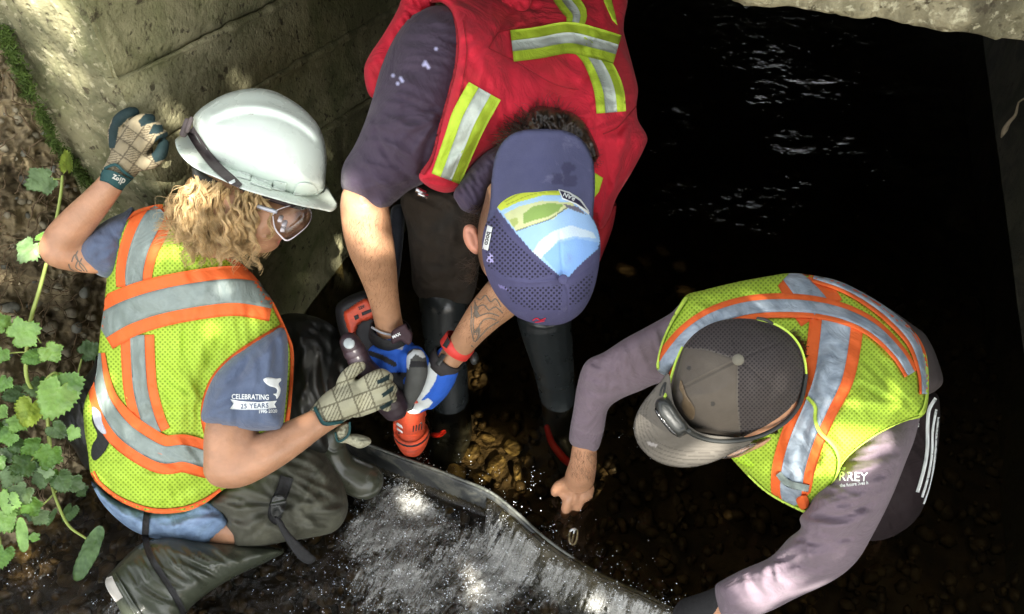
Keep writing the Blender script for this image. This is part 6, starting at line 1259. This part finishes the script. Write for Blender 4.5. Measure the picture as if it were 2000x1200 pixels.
mk('stem', join(tube([(96, 740, 1.66, 3), (92, 800, 1.66, 3), (98, 870, 1.66, 3), (100, 940, 1.66, 2.8), (115, 990, 1.64, 2.6), (135, 1028, 1.62, 2.5), (165, 1050, 1.60, 2.2), (182, 1062, 1.59, 2)], 8), tube([(60, 1000, 1.7, 2), (85, 985, 1.7, 2), (110, 960, 1.7, 2)], 6), tube([(0, 1050, 1.64, 2), (5, 1090, 1.62, 2)], 6),
                tube([(100, 870, 1.66, 2), (60, 900, 1.66, 1.8), (30, 930, 1.65, 1.8)], 6), tube([(120, 740, 1.62, 2), (108, 728, 1.60, 2.4), (92, 738, 1.60, 2.4)], 6)), m_stem, pl2)
LV = [(112, 772, 54, 195, 'heart', 1.58, 1, (10, 15)), (60, 800, 40, 190, 'heart', 1.60, 3, (5, -20)), (38, 822, 34, 210, 'maple', 1.60, 1, (15, 0)), (128, 755, 40, 60, 'heart', 1.59, 0, (20, 10)), (98, 885, 44, 190, 'maple', 1.58, 0, (10, 0)), (20, 850, 34, 250, 'maple', 1.61, 0, (0, 20)), (52, 905, 42, 235, 'maple', 1.61, 2, (10, 10)),
      (24, 925, 38, 200, 'maple', 1.60, 4, (0, 25)), (45, 960, 40, 215, 'maple', 1.59, 4, (20, 0)), (15, 975, 42, 180, 'maple', 1.57, 1, (-10, 20)), (60, 985, 34, 150, 'maple', 1.60, 0, (10, -30)), (5, 1010, 36, 160, 'heart', 1.58, 1, (0, 0)), (42, 1045, 38, 165, 'oval', 1.58, 1, (0, 50)), (118, 938, 30, 150, 'heart', 1.64, 2, (10, 0)), (140, 945, 34, 110, 'maple', 1.70, 2, (20, 20)),
      (4, 1085, 30, 190, 'heart', 1.60, 0, (0, 20)), (172, 1080, 60, 195, 'oval', 1.56, 2, (0, 15)), (70, 870, 36, 240, 'maple', 1.62, 0, (10, 20)), (10, 745, 28, 200, 'maple', 1.60, 0, (0, 10)), (30, 770, 26, 250, 'heart', 1.63, 2, (10, 0)), (80, 930, 34, 170, 'maple', 1.63, 2, (0, 10)), (110, 840, 26, 130, 'heart', 1.63, 2, (0, 0)), (135, 1000, 24, 200, 'heart', 1.72, 2, (10, 30)),
      (20, 890, 30, 300, 'maple', 1.64, 2, (0, 0)), (75, 760, 30, 280, 'heart', 1.62, 4, (0, 20)), (-5, 800, 34, 200, 'maple', 1.6, 1, (0, 0)), (-8, 900, 34, 200, 'maple', 1.62, 0, (0, 0)), (155, 960, 22, 60, 'maple', 1.74, 2, (20, 0)), (100, 1010, 20, 200, 'oval', 1.70, 2, (0, 30))]
for k in range(26):
    x, y = RNG.uniform(-5, 150), RNG.uniform(735, 1060)
    if x > 165-abs(y-860)*.4: continue
    LV.append((x, y, RNG.uniform(16, 30), RNG.uniform(90, 270), 'maple', RNG.uniform(1.60, 1.68), int(RNG.integers(0, 5)), (RNG.uniform(-30, 30), RNG.uniform(-40, 40))))
LV = [(a, b, c*(.88 if i < 29 else 1), d, e, f, g, (h[0]+RNG.uniform(-14, 14), h[1]+RNG.uniform(-18, 18))) for i, (a, b, c, d, e, f, g, h) in enumerate(LV)]
for i, L_ in enumerate(LV): leaf(*L_, plant=pl2, seed=20+i, fold=.12+.2*RNG.random())
pl3 = thing('bramble_leaf_plant', W(168, 688, 1.75), 'single dark grey-green toothed leaf low on the soil beside the vest of the woman', 'plant')
leaf(170, 688, 33, 60, 'maple', 1.73, 2, (10, 0), pl3, 60); mk('stem', tube([(160, 700, 1.74, 2), (150, 740, 1.78, 2)], 6), m_stem, pl3)
m_l[2].node_tree.nodes['Principled BSDF'].inputs['Roughness'].default_value = .45
# ================================================================ unseen tree leaves added toward the sun, gaps cut for chosen sun patches
DAP = [(128, 55, 1.37, .018), (140, 75, 1.375, .018), (150, 92, 1.38, .020), (160, 108, 1.385, .020), (170, 124, 1.39, .018), (182, 142, 1.395, .016), (115, 35, 1.36, .018), (98, 12, 1.36, .016), (80, -12, 1.35, .016),
       (678, 400, 1.33, .028), (686, 440, 1.36, .034), (696, 480, 1.40, .028), (1690, 855, 1.08, .045), (1650, 885, 1.09, .03), (1440, 1130, 1.36, .020), (1490, 1125, 1.36, .018), (1520, 1118, 1.34, .014), (1460, 1165, 1.4, .016),
       (1275, 870, 1.0, .014), (1395, 905, 1.02, .014), (372, 400, 1.34, .006), (380, 280, 1.34, .012), (920, 880, 2.0, .06), (970, 915, 2.0, .05), (800, 970, 1.95, .012), (900, 1100, 1.85, .008), (60, 1110, 1.8, .03), (280, 1180, 1.7, .04), (205, 780, 1.6, .012), (300, 230, 1.42, .02), (60, 480, 1.5, .02), (1110, 1120, 1.85, .012)]
ex = np.cross(np.array(sd), [0, 0, 1.]); ex /= np.linalg.norm(ex); ey = np.cross(np.array(sd), ex); S = np.array(sd)
cc = np.array([0, .9, .5]); tg = [(np.dot(W(x, y, d)-cc, ex), np.dot(W(x, y, d)-cc, ey), r) for x, y, d, r in DAP]
V = []; Fc = []
for layer in range(2):
    for u in np.arange(-2.0, 1.9, .052):
        for v in np.arange(-2.1, 2.0, .052):
            uu, vv = u+RNG.uniform(-.02, .02), v+RNG.uniform(-.02, .02); s = RNG.uniform(.034, .052)
            if any((uu-a)**2+(vv-b)**2 < (r+s*.75)**2 for a, b, r in tg): continue  # leaf left out so the sun reaches this spot
            if RNG.random() < .004: continue
            c = cc + ex*uu + ey*vv + S*(4.5 + layer*.25 + RNG.uniform(-.1, .1)); a = RNG.uniform(0, 6.28)
            e1 = ex*math.cos(a)+ey*math.sin(a)+S*RNG.uniform(-.3, .3); e2 = np.cross(S, e1); k = len(V)
            V += [c-e1*s*1.1, c-e1*s*.4+e2*s*.75, c+e1*s*.5+e2*s*.6, c+e1*s*1.25, c+e1*s*.5-e2*s*.6, c-e1*s*.4-e2*s*.75]; Fc.append((k, k+1, k+2, k+3, k+4, k+5))
m_leafo = M('screen_leaf', (.07, .13, .03), .5, .3, 10)
tr = thing('dapple_screen', cc+S*4.5, 'unseen leafy branches added above the picture, gaps cut to let sun patches through', 'tree')
o = mk('screen_leaves', (np.array(V), Fc), m_leafo, tr, False); o['kind'] = 'stuff'
br = [tube3(np.array([cc+S*4.8+ex*a*t+ey*b*t+np.array([0, 0, .1*t]) for t in np.linspace(0, 1, 8)]), np.linspace(.03, .006, 8), 6) for a, b in ((1.6, .4), (-1.5, .6), (.5, 1.5), (-.6, -1.4), (1.1, -1.2))]
mk('limb', join(*br), m_root, tr)  # branches added to go with the unseen leaf screen
